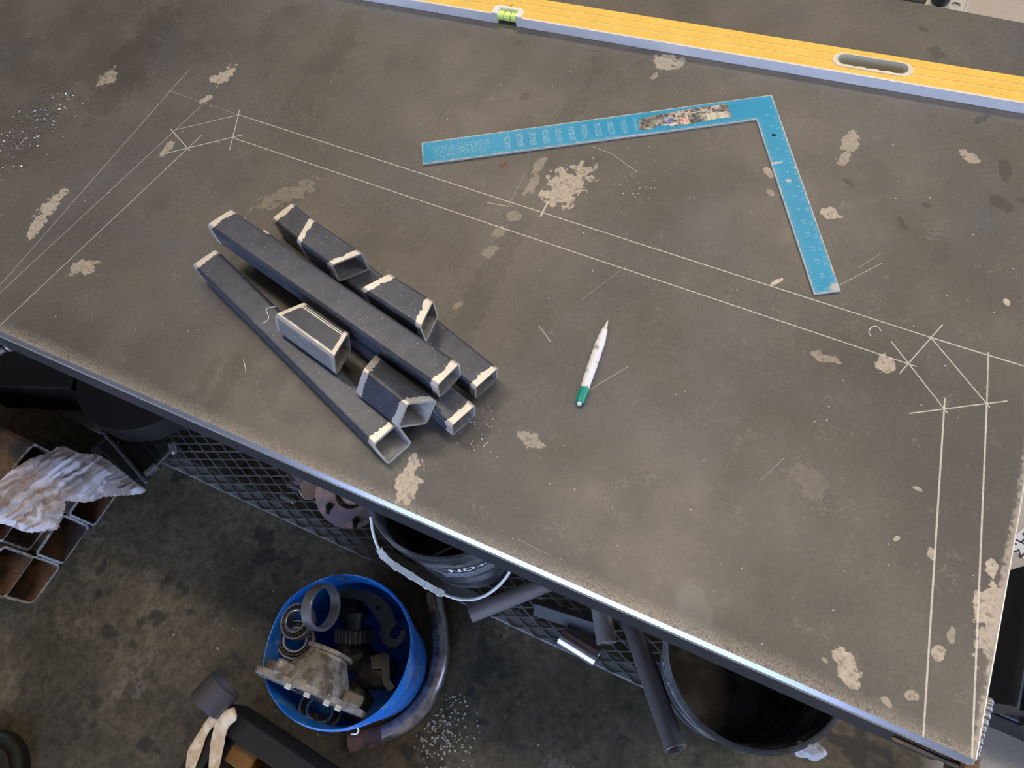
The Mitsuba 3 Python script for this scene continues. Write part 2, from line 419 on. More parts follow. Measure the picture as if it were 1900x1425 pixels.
def fn_pinkrust(p, n, uv):
    a = fbm(p.x * 30, p.y * 30, p.z * 30, octaves=4)
    c = mix((0.16, 0.115, 0.12), (0.36, 0.20, 0.135), smoothstep(0.4, 0.72, a))
    return c * (0.8 + 0.4 * noise(p.x * 500, p.y * 500, p.z * 500))


scene['heat_tinted_steel'] = {'type': 'twosided', 'b': {'type': 'principled', 'base_color': proc(fn_pinkrust), 'roughness': 0.5, 'metallic': 0.3}}


def fn_cast(p, n, uv):
    a = fbm(p.x * 45, p.y * 45, p.z * 45, octaves=4)
    c = mix((0.12, 0.095, 0.07), (0.30, 0.27, 0.235), smoothstep(0.32, 0.62, a))
    return c * (0.75 + 0.5 * noise(p.x * 600, p.y * 600, p.z * 600))


scene['cast_metal'] = {'type': 'twosided', 'b': {'type': 'principled', 'base_color': proc(fn_cast), 'roughness': 0.55, 'metallic': 0.35}}

# ------------------------------------------------------------------ the setting
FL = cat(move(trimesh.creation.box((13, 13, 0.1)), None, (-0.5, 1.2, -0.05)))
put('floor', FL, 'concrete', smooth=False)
tag('floor', 'oil-stained dark concrete workshop floor, cleaner beyond the bench', kind='structure')
X0, X1, Y0, Y1, H = -6.0, 5.0, -3.2, 6.5, 4.3


def slab(key, a, b, m='wall_paint', label=''):
    put(key, trimesh.creation.box(bounds=(a, b)), m, smooth=False)
    tag(key, label, kind='structure')


slab('ceiling', (X0, Y0, H), (X1, Y1, H + .1), 'ceiling_paint', 'pale workshop ceiling')
slab('wall_left', (X0 - .1, Y0, 0), (X0, Y1, H), label='plain grey workshop wall left of the bench')
slab('wall_back', (X0, Y1, 0), (X1, Y1 + .1, H), label='plain grey workshop wall behind the bench')
DR = (0.4, 4.6)                 # a second open door in the right wall (y from, y to)
DH = 3.4
rw = so.unary_union([sg.box(Y0, 0, DR[0], H), sg.box(DR[1], 0, Y1, H), sg.box(Y0, DH, Y1, H)])
put('wall_right', move(extrude(rw, .1), np.array([[0, 0, 1.0], [1, 0, 0], [0, 1, 0]]), (X1, 0, 0)), 'wall_paint', smooth=False)
tag('wall_right', 'grey workshop wall with an open door right of the bench', kind='structure')
fw = so.unary_union([sg.box(X0, 0, SKY_DOOR[0], H), sg.box(SKY_DOOR[1], 0, X1, H), sg.box(X0, DH, X1, H)])
put('wall_front', move(extrude(fw, .1), np.array([[1.0, 0, 0], [0, 0, -1], [0, 1, 0]]), (0, Y0, 0)), 'wall_paint', smooth=False)
tag('wall_front', 'grey workshop wall with an open roller door in front of the bench', kind='structure')
put('ground', trimesh.creation.box(bounds=((-60, -60, -.12), (60, 60, -.11))), mat('yard', (0.30, 0.30, 0.29), 0.8), smooth=False)
tag('ground', 'pale paved yard outside the workshop', kind='structure')
for (lx, ly) in LAMPS:
    k = name('ceiling_lamp')
    put(k + '__housing', cbox((lx - .62, ly - .17, H - .09), (lx + .62, ly + .17, H), .01), 'white_plastic')
    em = trimesh.Trimesh([[lx - .6, ly - .15, H - .092], [lx + .6, ly - .15, H - .092], [lx + .6, ly + .15, H - .092], [lx - .6, ly + .15, H - .092]], [[0, 2, 1], [0, 3, 2]], process=False)
    q = put(k + '__diffuser', em, 'white_plastic', smooth=False)
    scene[q]['emitter'] = {'type': 'area', 'radiance': {'type': 'rgb', 'value': list(LAMP)}}
    tag(k, 'long white ceiling lamp, %s of the row %s' % ({-2.6: 'leftmost', -.4: 'middle one', 1.8: 'rightmost'}[lx], 'over the table' if ly < 2 else 'behind the table'), 'ceiling lamp', 'ceiling lamps')

# ------------------------------------------------------------------ welding table
TX, TY, TZ = -2.44, 1.211, 0.88          # left end, back edge, top
CH = 0.0055
TB = 'welding_table'
tag(TB, 'large dark steel welding table with chalk layout lines and worn front edge', 'table')
v = np.array([[TX, CH, TZ], [-.0015, CH, TZ], [-.0015, TY, TZ], [TX, TY, TZ],
              [TX, 0, TZ - CH], [0, 0, TZ - CH], [0, TY, TZ - .0015], [TX, TY, TZ - .0015],
              [TX, 0, TZ - .019], [0, 0, TZ - .019], [0, TY, TZ - .019], [TX, TY, TZ - .019], [0, CH, TZ - .0015]])
top = m3.Manifold.hull_points(v.astype(np.float32))
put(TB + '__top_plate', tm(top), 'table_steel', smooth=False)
# the ground chamfer along the front edge, a thin strip of bare steel lying on it
n_ = 0.00025
put(TB + '__front_edge', tm(m3.Manifold.hull_points(np.array([[x, y - dz, z + dz] for x in (TX, -.002) for (y, z) in ((CH - .0002, TZ - .0002), (0.0002, TZ - CH + .0002)) for dz in (-.0004, n_)], np.float32))), 'polished_edge', smooth=False)
tag(TB + '__front_edge', 'bright bare steel chamfer of the front edge')
put(TB + '__side_edge', cbox((-.0014, CH, TZ - .014), (.0005, TY - .001, TZ + .0002), .0003), 'galvanized')
tag(TB + '__side_edge', 'worn bright edge along the right side')
put(TB + '__front_apron', cbox((TX, .002, TZ - .104), (-.012, .010, TZ - .019), .0015), 'dark_paint')
put(TB + '__side_apron', cbox((-.012, .002, TZ - .104), (-.004, TY, TZ - .019), .0015), 'dark_paint')
put(TB + '__back_apron', cbox((TX, TY - .012, TZ - .104), (-.012, TY - .004, TZ - .019), .0015), 'dark_paint')
for (lx, ly) in ((-.073, .27), (-.073, TY - .087), (TX + .04, .27), (TX + .04, TY - .087)):
    put(TB + '__leg', cbox((lx, ly, 0), (lx + .06, ly + .06, TZ - .019), .004), 'dark_paint')
SZ = 0.16
# lower shelf: expanded metal on an angle iron frame
LW, SW, ST = 0.0565, 0.0231, 0.0042
x0, x1, y0, y1 = -2.35, -.03, -.006, 0.62
holes = []
for j in range(int((y1 - y0) / (SW / 2)) + 2):
    for i in range(int((x1 - x0) / LW) + 2):
        cx, cy = x0 + i * LW + (LW / 2 if j % 2 else 0), 0.0044 + (j - 1) * SW / 2
        if cy > y1 - .012:
            continue
        a, b = LW / 2 - ST * 1.25, SW / 2 - ST * 0.62
        holes.append(sg.Polygon([(cx - a, cy), (cx - a * .42, cy - b * .72), (cx - a * .12, cy - b), (cx + a * .12, cy - b), (cx + a * .42, cy - b * .72), (cx + a, cy), (cx + a * .42, cy + b * .72), (cx + a * .12, cy + b), (cx - a * .12, cy + b), (cx - a * .42, cy + b * .72)]))
sheet = sg.box(x0, y0, x1, y1).difference(so.unary_union(holes))
if hasattr(sheet, 'geoms'):
    sheet = max(sheet.geoms, key=lambda g: g.area)
put(TB + '__expanded_metal_shelf', move(extrude(sheet, .003), None, (0, 0, SZ - .003)), 'mesh_steel', smooth=False)
tag(TB + '__expanded_metal_shelf', 'dark expanded metal lower shelf with diamond openings')
put(TB + '__shelf_angle', cat(cbox((x0, y0 + .001, SZ - .0075), (x1, .028, SZ - .0033), .0006), cbox((x0, y0 + .001, SZ - .030), (x1, y0 + .006, SZ - .0035), .0006), cbox((x0, .022, .012), (x1, .028, SZ - .0079), .0006)), 'mesh_steel')  # last box: unseen skirt added to block door light under the shelf
put(TB + '__shelf_angle', cat(cbox((x0, y1 - .04, SZ - .0075), (x1, y1 - .001, SZ - .0033), .0006)), 'dark_iron')
put(TB + '__shelf_angle', cat(cbox((x0, y0 + .006, SZ - .0125), (x0 + .04, y1, SZ - .008), .0006)), 'dark_iron')
# corner: bracket plate under the top, weld bead
put(TB + '__corner_plate', cbox((-.075, (-0.0545, -0.0058)[1], TZ - .038), (.0, .0, TZ - .030), .003), 'rusty_steel')
put(TB + '__corner_bracket', cbox((-.003, (-0.0545, -0.0058)[1] - .004, TZ - .075), ((0.0160, 0.0599)[0], (0.0121, 0.0625)[1], TZ - .025), .003), 'rusty_steel')
wb = []
for i in range(24):
    s = trimesh.creation.icosphere(2, .0044 + .0012 * math.sin(i * 2.3) * (1 if i % 3 else .3))
    s.apply_scale((1.0, 1.0, .7))
    wb.append(move(s, None, (.0068 + .0002 * i, .012 + i * .0028, TZ - .0215)))
put(TB + '__weld_bead', cat(*wb), 'grey_steel', smooth=True)
tag(TB + '__weld_bead', 'silvery weld bead on the corner bracket')
# folded bracket and rubber foot clamped to the back edge
k = tag('drilled_bracket', 'silver drilled angle bracket with black rubber bumper behind the back edge of the table', 'bracket')
bp = sg.box(-.075, 0, 0, .05).difference(so.unary_union([sg.Point(-.016, .022).buffer(.008)]))
put(k + '__plate', move(extrude(bp, .004), rotz(-1), (-.2215, TY + .004, TZ - .012)), 'galvanized')
put(k + '__flange', move(cbox((0, 0, -.03), (.004, .05, .006), .0008), rotz(-1), (-.2215, TY + .004, TZ - .012)), 'galvanized')
put(k + '__rubber_bumper', move(lathe([(0, 0), (.014, 0), (.016, .003), (.016, .016), (.012, .02), (0, .02)], 32, closed=False), None, (-.265, TY + .028, TZ - .008)), 'black_rubber')
put(k + '__clamp_bar', cbox((-.42, TY + .010, TZ - .05), (-.285, TY + .05, TZ - .006), .004), 'dark_iron')
tag(k + '__clamp_bar', 'dark greenish steel bar')

# ------------------------------------------------------------------ square tubes on the table


def rsq(w, h, r, n=5):
    """Rounded rectangle (y, z), starting in the middle of the top side and going towards -y, with its running length."""
    pts = [(0, h / 2)]
    for cx, cz, a0 in ((-w / 2 + r, h / 2 - r, 90), (-w / 2 + r, -h / 2 + r, 180), (w / 2 - r, -h / 2 + r, 270), (w / 2 - r, h / 2 - r, 0)):
        for a in np.radians(np.linspace(a0, a0 + 90, n)):
            pts.append((cx + r * math.cos(a), cz + r * math.sin(a)))
    pts.append((0, h / 2))
    return np.array(pts)


def square_tube(w, h, L, near=(0, 0), far=(0, 0), wall=.0032, r=.0062, seed=0, jag=0.0):
    """A hollow square tube along x with mitred ends; uv = (distance to the nearest end, way round the section)."""
    O = rsq(w, h, r)
    I = rsq(w - 2 * wall, h - 2 * wall, max(r - wall, .001))
    d = np.r_[0, np.cumsum(np.linalg.norm(np.diff(O, axis=0), axis=1))]
    d = np.where(d > d[-1] / 2, d - d[-1], d)          # 0 top middle, + towards -y, - towards +y
    d = -d
    d[0] = 0.0; d[-1] = 0.0
    vv = d + 10.0 * seed

    def ends(P):
        e = jag * (nrg.random(len(P)) - .5) if jag else 0
        return -L / 2 + far[0] * P[:, 0] + far[1] * P[:, 1] + e, L / 2 + near[0] * P[:, 0] + near[1] * P[:, 1] + e
    V, U, F = [], [], []

    def strip(rows, flip):
        base = sum(len(x) for x in V)
        m = len(rows[0][0])
        for P, uv in rows:
            V.append(P); U.append(uv)
        for i in range(len(rows) - 1):
            for j in range(m - 1):
                a, b, c, e = base + i * m + j, base + i * m + j + 1, base + (i + 1) * m + j + 1, base + (i + 1) * m + j
                F.extend([[a, c, b], [a, e, c]] if flip else [[a, b, c], [a, c, e]])

    def ring(P, x):
        return np.c_[x, P]
    fo, no = ends(O)
    fi, ni = ends(I)
    mid = 0.5 * (fo + no)
    # keep the two halves of a wrapped section apart: split at the bottom middle by using the sign of d
    strip([(ring(O, fo), np.c_[0 * vv, vv]), (ring(O, mid), np.c_[(no - fo) / 2, vv]), (ring(O, no), np.c_[0 * vv, vv])], True)
    strip([(ring(I, fi), np.c_[0 * vv - 1, vv]), (ring(I, (fi + ni) / 2), np.c_[0 * vv - 1, vv]), (ring(I, ni), np.c_[0 * vv - 1, vv])], False)
    strip([(ring(O, fo), np.c_[0 * vv, vv]), (ring(I, fi), np.c_[0 * vv, vv])], False)
    strip([(ring(O, no), np.c_[0 * vv, vv]), (ring(I, ni), np.c_[0 * vv, vv])], True)
    return trimesh.Trimesh(np.vstack(V), np.array(F), process=False), np.vstack(U)


def euler(yaw, pitch, roll):
    return rotz(yaw) @ roty(pitch) @ rotx(roll)


WT = 0.0455
TUBES = [
    ('long', 'long dark square steel tube lying on the table, nearest its front edge', (-.9855, .1548, .0228), (-20.31, 0, 0), .4557, (.014, -.375), (.077, 0), 0),
    ('long', 'long dark square steel tube lying on top across the middle of the pile', (-.9529, .2306, .0684), (-13.55, .09, 0), .469, (.058, .146), (.23, 0), 1),
    ('long', 'long dark square steel tube under the two short pieces farthest from the front edge', (-.9106, .2839, .0228), (-18.75, 0, 0), .4637, (.044, .193), (.025, 0), 2),
    ('long', 'long dark square steel tube mostly hidden beneath the topmost tube of the pile', (-.9199, .2205, .0228), (-18.58, 0, 0), .473, (.054, .18), (0, 0), 3),
    ('short', 'short mitred square tube offcut on the back tube, farthest from the table front', (-.9955, .3015, .0684), (-14.81, 0, 0), .0948, (.522, .06), (-.374, .001), 4),
    ('short', 'short mitred tube offcut with a pale scratch, near the right end of the back tube', (-.8413, .2596, .0684), (-12.82, 0, 0), .0972, (-.31, .03), (.413, .002), 5),
    ('short', 'short mitred square tube offcut with a ground bright rim and blue-grey ground side', (-.9345, .1679, .0716), (-13.27, .02, -12.07), .105, (-.372, .083), (.331, .192), 6),
    ('short', 'short mitred tube offcut tipped on its corner at the near end of the pile', (-.7952, .1319, .0572), (-15.59, .05, -38.36), .0999, (.348, .064), (-.428, .052), 7),
]
for kind, lab, c, ypr, L, ne, fa, sd in TUBES:
    m, uv = square_tube(WT, WT, L, ne, fa, seed=sd)
    m = move(m, euler(*ypr), (c[0], c[1], TZ + c[2] + .0002))
    k = put('square_tube' if kind == 'long' else 'tube_offcut', m, 'tube_steel_ground' if sd == 6 else 'tube_steel', smooth=True, uv=uv)
    tag(k, lab, 'steel tube', 'long square tubes in the pile' if kind == 'long' else 'short mitred offcuts on the pile')

# ------------------------------------------------------------------ blue framing square
SQA, SQT = 29.681, (-0.478956, 0.902741)
IN = .0254


def fn_square(p, n, uv):
    x, y = uv.x, uv.y
    w = fbm(x * 150, y * 150, 3.5, octaves=3)
    c = mix((0.004, 0.235, 0.43), (0.006, 0.30, 0.52), fbm(x * 14, y * 14, 1.5, octaves=3))
    # distance to the sheet's edges
    do = dr.minimum(-y, -x)
    blade = dr.select(y > -.0508, 1.0, 0.0)
    di = dr.select(y > -.0508, dr.select(x < -.0381, y + .0508, 1.0), x + .0381)
    di = dr.minimum(di, dr.select(y > -.0508, x + .6096, y + .4064))
    al = dr.select(y > -.0508, x, y)
    dd = dr.minimum(do, dr.maximum(di, 0.0))
    t = al / .003175
    tk = dr.abs(t - dr.floor(t) - .5)
    half = dr.abs(al / .0127 - dr.floor(al / .0127) - .5)
    ln = dr.select(half > .40, 0.0095, 0.0055)
    tick = smoothstep(.33, .42, tk) * dr.select((dd < ln) & (dd > .001), 1.0, 0.0)
    # small printed tables in columns along the middle of the blade
    ph = al / .0225 - dr.floor(al / .0225)
    inb = dr.select((y > -.041) & (y < -.010) & (x < -.235) & (x > -.47) & (ph > .28) & (ph < .78), 1.0, 0.0)
    txt = inb * smoothstep(.46, .56, noise(x * 1500, y * 520, 2.5))
    inc = dr.select((y > -.040) & (y < -.012) & (x < -.49) & (x > -.59), 1.0, 0.0) * smoothstep(.55, .62, noise(x * 1300, y * 600, 7.5)) * .5
    c = mix(c, (0.36, 0.52, 0.60), sp(.42 * tick + .5 * txt + inc))
    wear = 1 - smoothstep(.0004, .0022, dd + .0045 * (w - .52))
    wear = dr.maximum(wear, (1 - smoothstep(.004, .012, dr.sqrt(dr.square(x + .006) + dr.square(y + .400)) + .006 * (w - .5))))
    wear = dr.maximum(wear, .9 * (1 - smoothstep(.0035, .0055, dr.sqrt(dr.square(x + .020) + dr.square(y + .1905)) + .006 * (w - .5))))
    wear = dr.maximum(wear, .9 * (1 - smoothstep(.0030, .0050, dr.sqrt(dr.square(x + .001) + dr.square(y + .166)) + .004 * (w - .5))))
    wear = dr.maximum(wear, .9 * (1 - smoothstep(.9, 1.1, dr.sqrt(dr.square((x + .030) / .010) + dr.square((y + .151) / .0022)) + 1.0 * (w - .5))))
    return mix(c, (0.55, 0.52, 0.46), sp(wear * .85))


scene['square_blue'] = {'type': 'twosided', 'b': {'type': 'principled', 'base_color': proc(fn_square), 'roughness': 0.38, 'specular': 0.5}}
k = tag('framing_square', 'blue steel framing square lying beyond the chalk lines, with a torn label', 'framing square')
L6, S4, WB, WS = 24 * IN, 16 * IN, 2 * IN, 1.5 * IN
poly = sg.Polygon([(0, 0), (-L6, 0), (-L6, -WB), (-WS, -WB), (-WS, -S4), (0, -S4)]).difference(sg.Point(-.0192, -.0915).buffer(.0036))
SQM = rotz(SQA)
sm = extrude(poly, .0035)
put(k + '__blade', move(sm, SQM, (*SQT, TZ + .0006)), 'square_blue', smooth=False, uv=sm.vertices[:, :2].copy())
nums = []
for i in range(1, 16):
    t = meshkit.text_mesh(str(i), .0062, .00012)
    t.vertices[:, 0] -= t.vertices[:, 0].mean()
    nums.append(move(t, rotz(90), (-.0155, -.020 - i * IN, .0035)))
    if i % 1 == 0 and i < 15:
        t = meshkit.text_mesh(str(i), .0045, .00012)
        nums.append(move(t, rotz(90), (-.0065, -.004 - i * IN, .0035)))
put(k + '__printed_numerals', move(cat(*nums), SQM, (*SQT, TZ + .0006)), mat('pale_print', (0.20, 0.45, 0.58), .6), smooth=False)
tag(k + '__printed_numerals', 'pale inch numerals printed along the short arm')


def fn_label(p, n, uv):
    x, y = uv.x, uv.y                      # 0..0.157 along, 0..0.036 across
    a = fbm(x * 220, y * 220, 5.5, octaves=3)
    c = mix((0.11, 0.10, 0.095), (0.50, 0.45, 0.38), smoothstep(.36, .62, a))
    c = mix(c, (0.05, 0.05, 0.05), smoothstep(.35, .6, noise(x * 60, y * 160, 8.5)) * .6)
    bars = smoothstep(.45, .55, noise(x * 1400, 1.5))
    inb = dr.select((x > .112) & (x < .152) & (y > .004) & (y < .019), 1.0, 0.0)
    c = mix(c, mix((0.62, 0.58, 0.47), (0.2, 0.18, 0.15), bars * .55), inb * smoothstep(.25, .4, a))
    inr = dr.select((x > .072) & (x < .086) & (y > .002) & (y < .0175), 1.0, 0.0)
    c = mix(c, mix((0.58, 0.20, 0.13), (0.66, 0.56, 0.46), smoothstep(.45, .6, a)), inr)
    rim = dr.select((x > .0835) & (x < .086) & (y > .002) & (y < .028), 1.0, 0.0)
    c = mix(c, (0.62, 0.5, 0.44), rim)
    r = dr.sqrt(dr.square((x - .052) / .0085) + dr.square((y - .017) / .0085))
    c = mix(c, mix((0.16, 0.15, 0.38), (0.5, 0.48, 0.56), smoothstep(.45, .6, a)), (1 - smoothstep(.85, 1.0, r)) * .85)
    wl = dr.select((x > .035) & (x < .066) & (y > .003) & (y < .008), 1.0, 0.0)
    return mix(c, (0.66, 0.64, 0.58), wl * smoothstep(.4, .5, a))


scene['label_print'] = {'type': 'twosided', 'b': {'type': 'principled', 'base_color': proc(fn_label), 'roughness': 0.6}}
out = []
base = sg.Polygon([(0, .004), (.02, .001), (.03, .007), (.05, .006), (.055, .002), (.09, .001), (.104, .004), (.112, .003), (.135, .005), (.157, .004), (.156, .034), (.12, .0355), (.08, .034), (.03, .031), (.004, .026)])
lm = extrude(base.segmentize(.004).buffer(0.0006), .0003)
lm.vertices[:, :2] += 0.0007 * (np.stack([meshkit.noise(lm.vertices * 700, 3), meshkit.noise(lm.vertices * 700, 4)], 1) - .5)
put(k + '__worn_label', move(move(lm, None, (-.2345, -.0425, .0035)), SQM, (*SQT, TZ + .0006)), 'label_print', smooth=False, uv=lm.vertices[:, :2].copy())
tag(k + '__worn_label', 'torn and blackened paper label with a barcode')

# ------------------------------------------------------------------ yellow spirit level
LVM, LVA = (-.6842, .9508), 3.955
LH, LW_ = .0205, .0615
XL0, XL1, XV, XH0, XH1 = -1.226, .602, -.3117, .2855, .4075


def fn_yellow(p, n, uv):
    a = fbm(p.x * 30, p.y * 30, p.z * 30, octaves=3)
    return mix((0.80, 0.51, 0.085), (0.90, 0.60, 0.12), a) * (0.9 + 0.15 * noise(p.x * 600, p.y * 600, 3.5))


scene['level_yellow'] = {'type': 'twosided', 'b': {'type': 'principled', 'base_color': proc(fn_yellow), 'roughness': 0.4, 'specular': 0.5}}
mat('level_grey', (0.86, 0.84, 0.84), 0.4, 0.1)
mat('level_ridge', (0.90, 0.70, 0.32), 0.35)
k = tag('spirit_level', 'long yellow box spirit level with grey milled edge lying at the back of the table', 'spirit level')
g = .0016
prof = [(.0022, 0), (LW_ - .002, 0), (LW_, .002), (LW_, LH - .002), (LW_ - .002, LH), (.043, LH), (.0418, LH - g), (.0405, LH - g), (.0395, LH), (.0245, LH), (.0235, LH - g), (.0222, LH - g), (.021, LH), (.0035, LH), (.0022, LH - .0012)]
bar = m3.Manifold.extrude(m3.CrossSection([prof]), XL1 - XL0)        # section (y, z) extruded along local z
bar = bar.transform(np.array([[0, 0, 1, XL0], [1, 0, 0, 0], [0, 1, 0, 0]], np.float32))


def stadium(x0, x1, y0, y1, h, z0=-.01):
    r = (y1 - y0) / 2
    return tm(move(extrude(sg.LineString([(x0 + r, (y0 + y1) / 2), (x1 - r, (y0 + y1) / 2)]).buffer(r, 12), h), None, (0, 0, z0)))


def to_man(t):
    t = trimesh.Trimesh(t.vertices, t.faces, process=True)
    return m3.Manifold(m3.Mesh(np.asarray(t.vertices, np.float32), np.asarray(t.faces, np.uint32)))


HOLE = (XH0, XH1, .0125, .046)
bar = bar - to_man(stadium(*HOLE, .05))
VW0, VW1 = XV - .0305, XV + .0305
bar = bar - to_man(cbox((VW0, -.01, -.01), (VW1, .020, .05), .0001))
LM, LT = rotz(LVA), (*LVM, TZ + .0002)
put(k + '__body', move(tm(bar), LM, LT), 'level_yellow', smooth=25)
rail = to_man(cbox((XL0, 0, 0), (XL1, .0022, LH - .0008), .0004)) - to_man(cbox((VW0, -.01, -.01), (VW1, .020, .05), .0001))
put(k + '__edge_rail', move(tm(rail), LM, LT), 'level_grey', smooth=25)
tag(k + '__edge_rail', 'grey milled aluminium edge facing the viewer')
# pale worn ridge lines
for yy in (.0028, .0228, .0411):
    segs = []
    for (a, b) in ((XL0 + .002, VW0 - .0005 if yy < .02 else XH0 - .004), (VW1 + .0005 if yy < .02 else XH1 + .004, XL1 - .002)) if yy > .02 else ((XL0 + .002, VW0 - .001), (VW1 + .001, XL1 - .002)):
        z = LH - (g if yy > .02 else .0006)
        segs.append(cbox((a, yy - .0011, z - .0004), (b, yy + .0011, z + .0006), .0002))
    put(k + '__ridge', move(cat(*segs), LM, LT), 'level_ridge')
# hand hole insert with a finger-waved lower side
r = .0034
outer = sg.LineString([(XH0 + .0125, .02925), (XH1 - .0125, .02925)]).buffer(.0165, 16)
xs = np.linspace(XH0 + .016, XH1 - .016, 60)
wave = sg.Polygon([(XH0 + .014, .0445)] + [(XH1 - .014, .0445)] + [(x, .0170 + .0011 * math.cos((x - XH0) * 2 * math.pi / .022)) for x in xs[::-1]])
inner = so.unary_union([wave, sg.Point(XH0 + .0165, .0308).buffer(.0138, 12), sg.Point(XH1 - .0165, .0308).buffer(.0138, 12)]).buffer(-.0008)
lip = outer.difference(inner)
put(k + '__hand_hole_insert', move(cat(move(extrude(lip, .0018), None, (0, 0, LH)), move(extrude(inner.buffer(.0016).intersection(outer).difference(inner), LH - .001), None, (0, 0, .001))), LM, LT), 'cream_plastic', smooth=25)
tag(k + '__hand_hole_insert', 'cream plastic lining of the hand hole')
# vial window
fo = sg.box(VW0 + .0003, .0002, VW1 - .0003, .0242)
fo = sg.Polygon([(VW0 + .0003, .0002), (VW0 + .0003, .0185), (VW0 + .006, .0242), (VW1 - .006, .0242), (VW1 - .0003, .0185), (VW1 - .0003, .0002)])
fr = fo.difference(sg.box(XV - .0188, -.01, XV + .0188, .0185).buffer(0))
put(k + '__vial_frame', move(cat(move(extrude(fr, .0019), None, (0, 0, LH - .0004)), move(extrude(fr.intersection(sg.box(VW0, 0, VW1, .0198)), LH - .0008), None, (0, 0, .0004))), LM, LT), 'white_plastic', smooth=25)
tag(k + '__vial_frame', 'white plastic vial holder')
scene['vial_liquid'] = {'type': 'principled', 'base_color': {'type': 'rgb', 'value': [0.70, 0.95, 0.22]}, 'roughness': 0.12, 'spec_trans': 0.0, 'clearcoat': 1.0}
vz, vy, vr = .0112, .0098, .0082
vial = move(lathe([(0, 0), (vr - .001, 0), (vr, .001), (vr, .0364), (vr - .001, .0374), (0, .0374)], 40, closed=False), basis(z=(1, 0, 0)), (XV - .0187, vy, vz))
kv = put(k + '__vial', move(vial, LM, LT), 'vial_liquid')
tag(kv, 'yellow-green bubble vial')
for dx in (-.0068, .0068):
    put(kv + '__line', move(move(lathe([(vr + .00005, 0), (vr + .0003, 0), (vr + .0003, .0008), (vr + .00005, .0008)], 40), basis(z=(1, 0, 0)), (XV + dx - .0004, vy, vz)), LM, LT), 'black_print')
bub = trimesh.creation.icosphere(3, 1.0)
bub.vertices *= (.0056, .0026, .0012)
put(kv + '__bubble', move(move(bub, None, (XV - .0005, vy + .0030, vz + vr - .0009)), LM, LT), mat('bubble', (0.45, 0.60, 0.22), .15), smooth=True)
put(k + '__red_mark', move(cat(cbox((XV - .0026, .0268, LH - .0001), (XV - .0014, .0325, LH + .0002), .00005), cbox((XV + .0004, .0268, LH - .0001), (XV + .0016, .0325, LH + .0002), .00005)), LM, LT), mat('orange_print', (0.35, 0.10, 0.02), .6))

# ------------------------------------------------------------------ wrapped marking pencil
k = tag('marking_pencil', 'white paper-wrapped marking pencil with green tape lying in the middle of the table', 'pencil')
pa, pb = np.array([*(-0.5605, 0.2340), 0]), np.array([*(-0.5733, 0.3778), 0])
PL = np.linalg.norm(pb - pa)
PM = basis(z=pb - pa)
PR = .0070


def fn_wrap(p, n, uv):
    s = uv.x
    ring = smoothstep(.50, .70, noise(s * 520 + 3 * noise(uv.y * 3, 2.5), 1.5)) * smoothstep(.42, .62, noise(s * 60, uv.y * 2.2, 4.5))
    return mix((0.86, 0.84, 0.81), (0.22, 0.19, 0.18), ring * .7)


scene['paper_wrap'] = {'type': 'twosided', 'b': {'type': 'principled', 'base_color': proc(fn_wrap), 'roughness': 0.55}}
mat('green_tape', (0.0, 0.28, 0.20), .3)
mat('chalk_core', (0.72, 0.70, 0.66), .6)


def pencil(prof):
    prof = [(a, b if b == PL or b == PL - .001 else b * PL / .1625) for a, b in prof]
    return move(lathe(prof, 40, closed=False), PM, (pa[0], pa[1], TZ + PR + .0002))


wrap = [(0, .030), (PR * .90, .030)] + [(PR * (.90 + .10 * min(1, i / 6) + .02 * math.sin(i * 1.9)), .030 + i * .0055) for i in range(1, 17)] + [(PR * .94, .121), (PR * .80, .134), (PR * .62, .1445), (PR * .5, .1455), (0, .1455)]
wm = pencil(wrap)
loc = (wm.vertices - np.array([pa[0], pa[1], TZ + PR])) @ PM
put(k + '__wrapped_body', wm, 'paper_wrap', smooth=True, uv=np.c_[loc[:, 2], np.arctan2(loc[:, 1], loc[:, 0])])
put(k + '__green_tape', pencil([(0, .0055), (PR * .93, .0055), (PR * .95, .0062), (PR * .97, .018), (PR * .96, .0305), (0, .0305)]), 'green_tape')
tag(k + '__green_tape', 'green tape grip')
put(k + '__tail', pencil([(0, 0), (.0028, 0), (.0033, .0008), (.0033, .007), (0, .007)]), 'chalk_core')
put(k + '__tip', pencil([(0, .145), (PR * .47, .145), (PR * .12, PL - .001), (0, PL)]), 'chalk_core')
tag(k + '__tip', 'sharpened pale tip')

# ------------------------------------------------------------------ loose metal on the table


def scatter(pts, s0, s1, seed):
    g_ = np.random.default_rng(seed)
    ms = []
    for (x, y) in pts:
        s = g_.uniform(s0, s1)
        o = trimesh.creation.box((s, s * g_.uniform(.4, 1), s * g_.uniform(.3, .7)))
        a = g_.uniform(0, 360)
        ms.append(move(o, rotz(a) @ rotx(g_.uniform(-25, 25)), (x, y, s * .52 + .0002)))
    return cat(*ms)


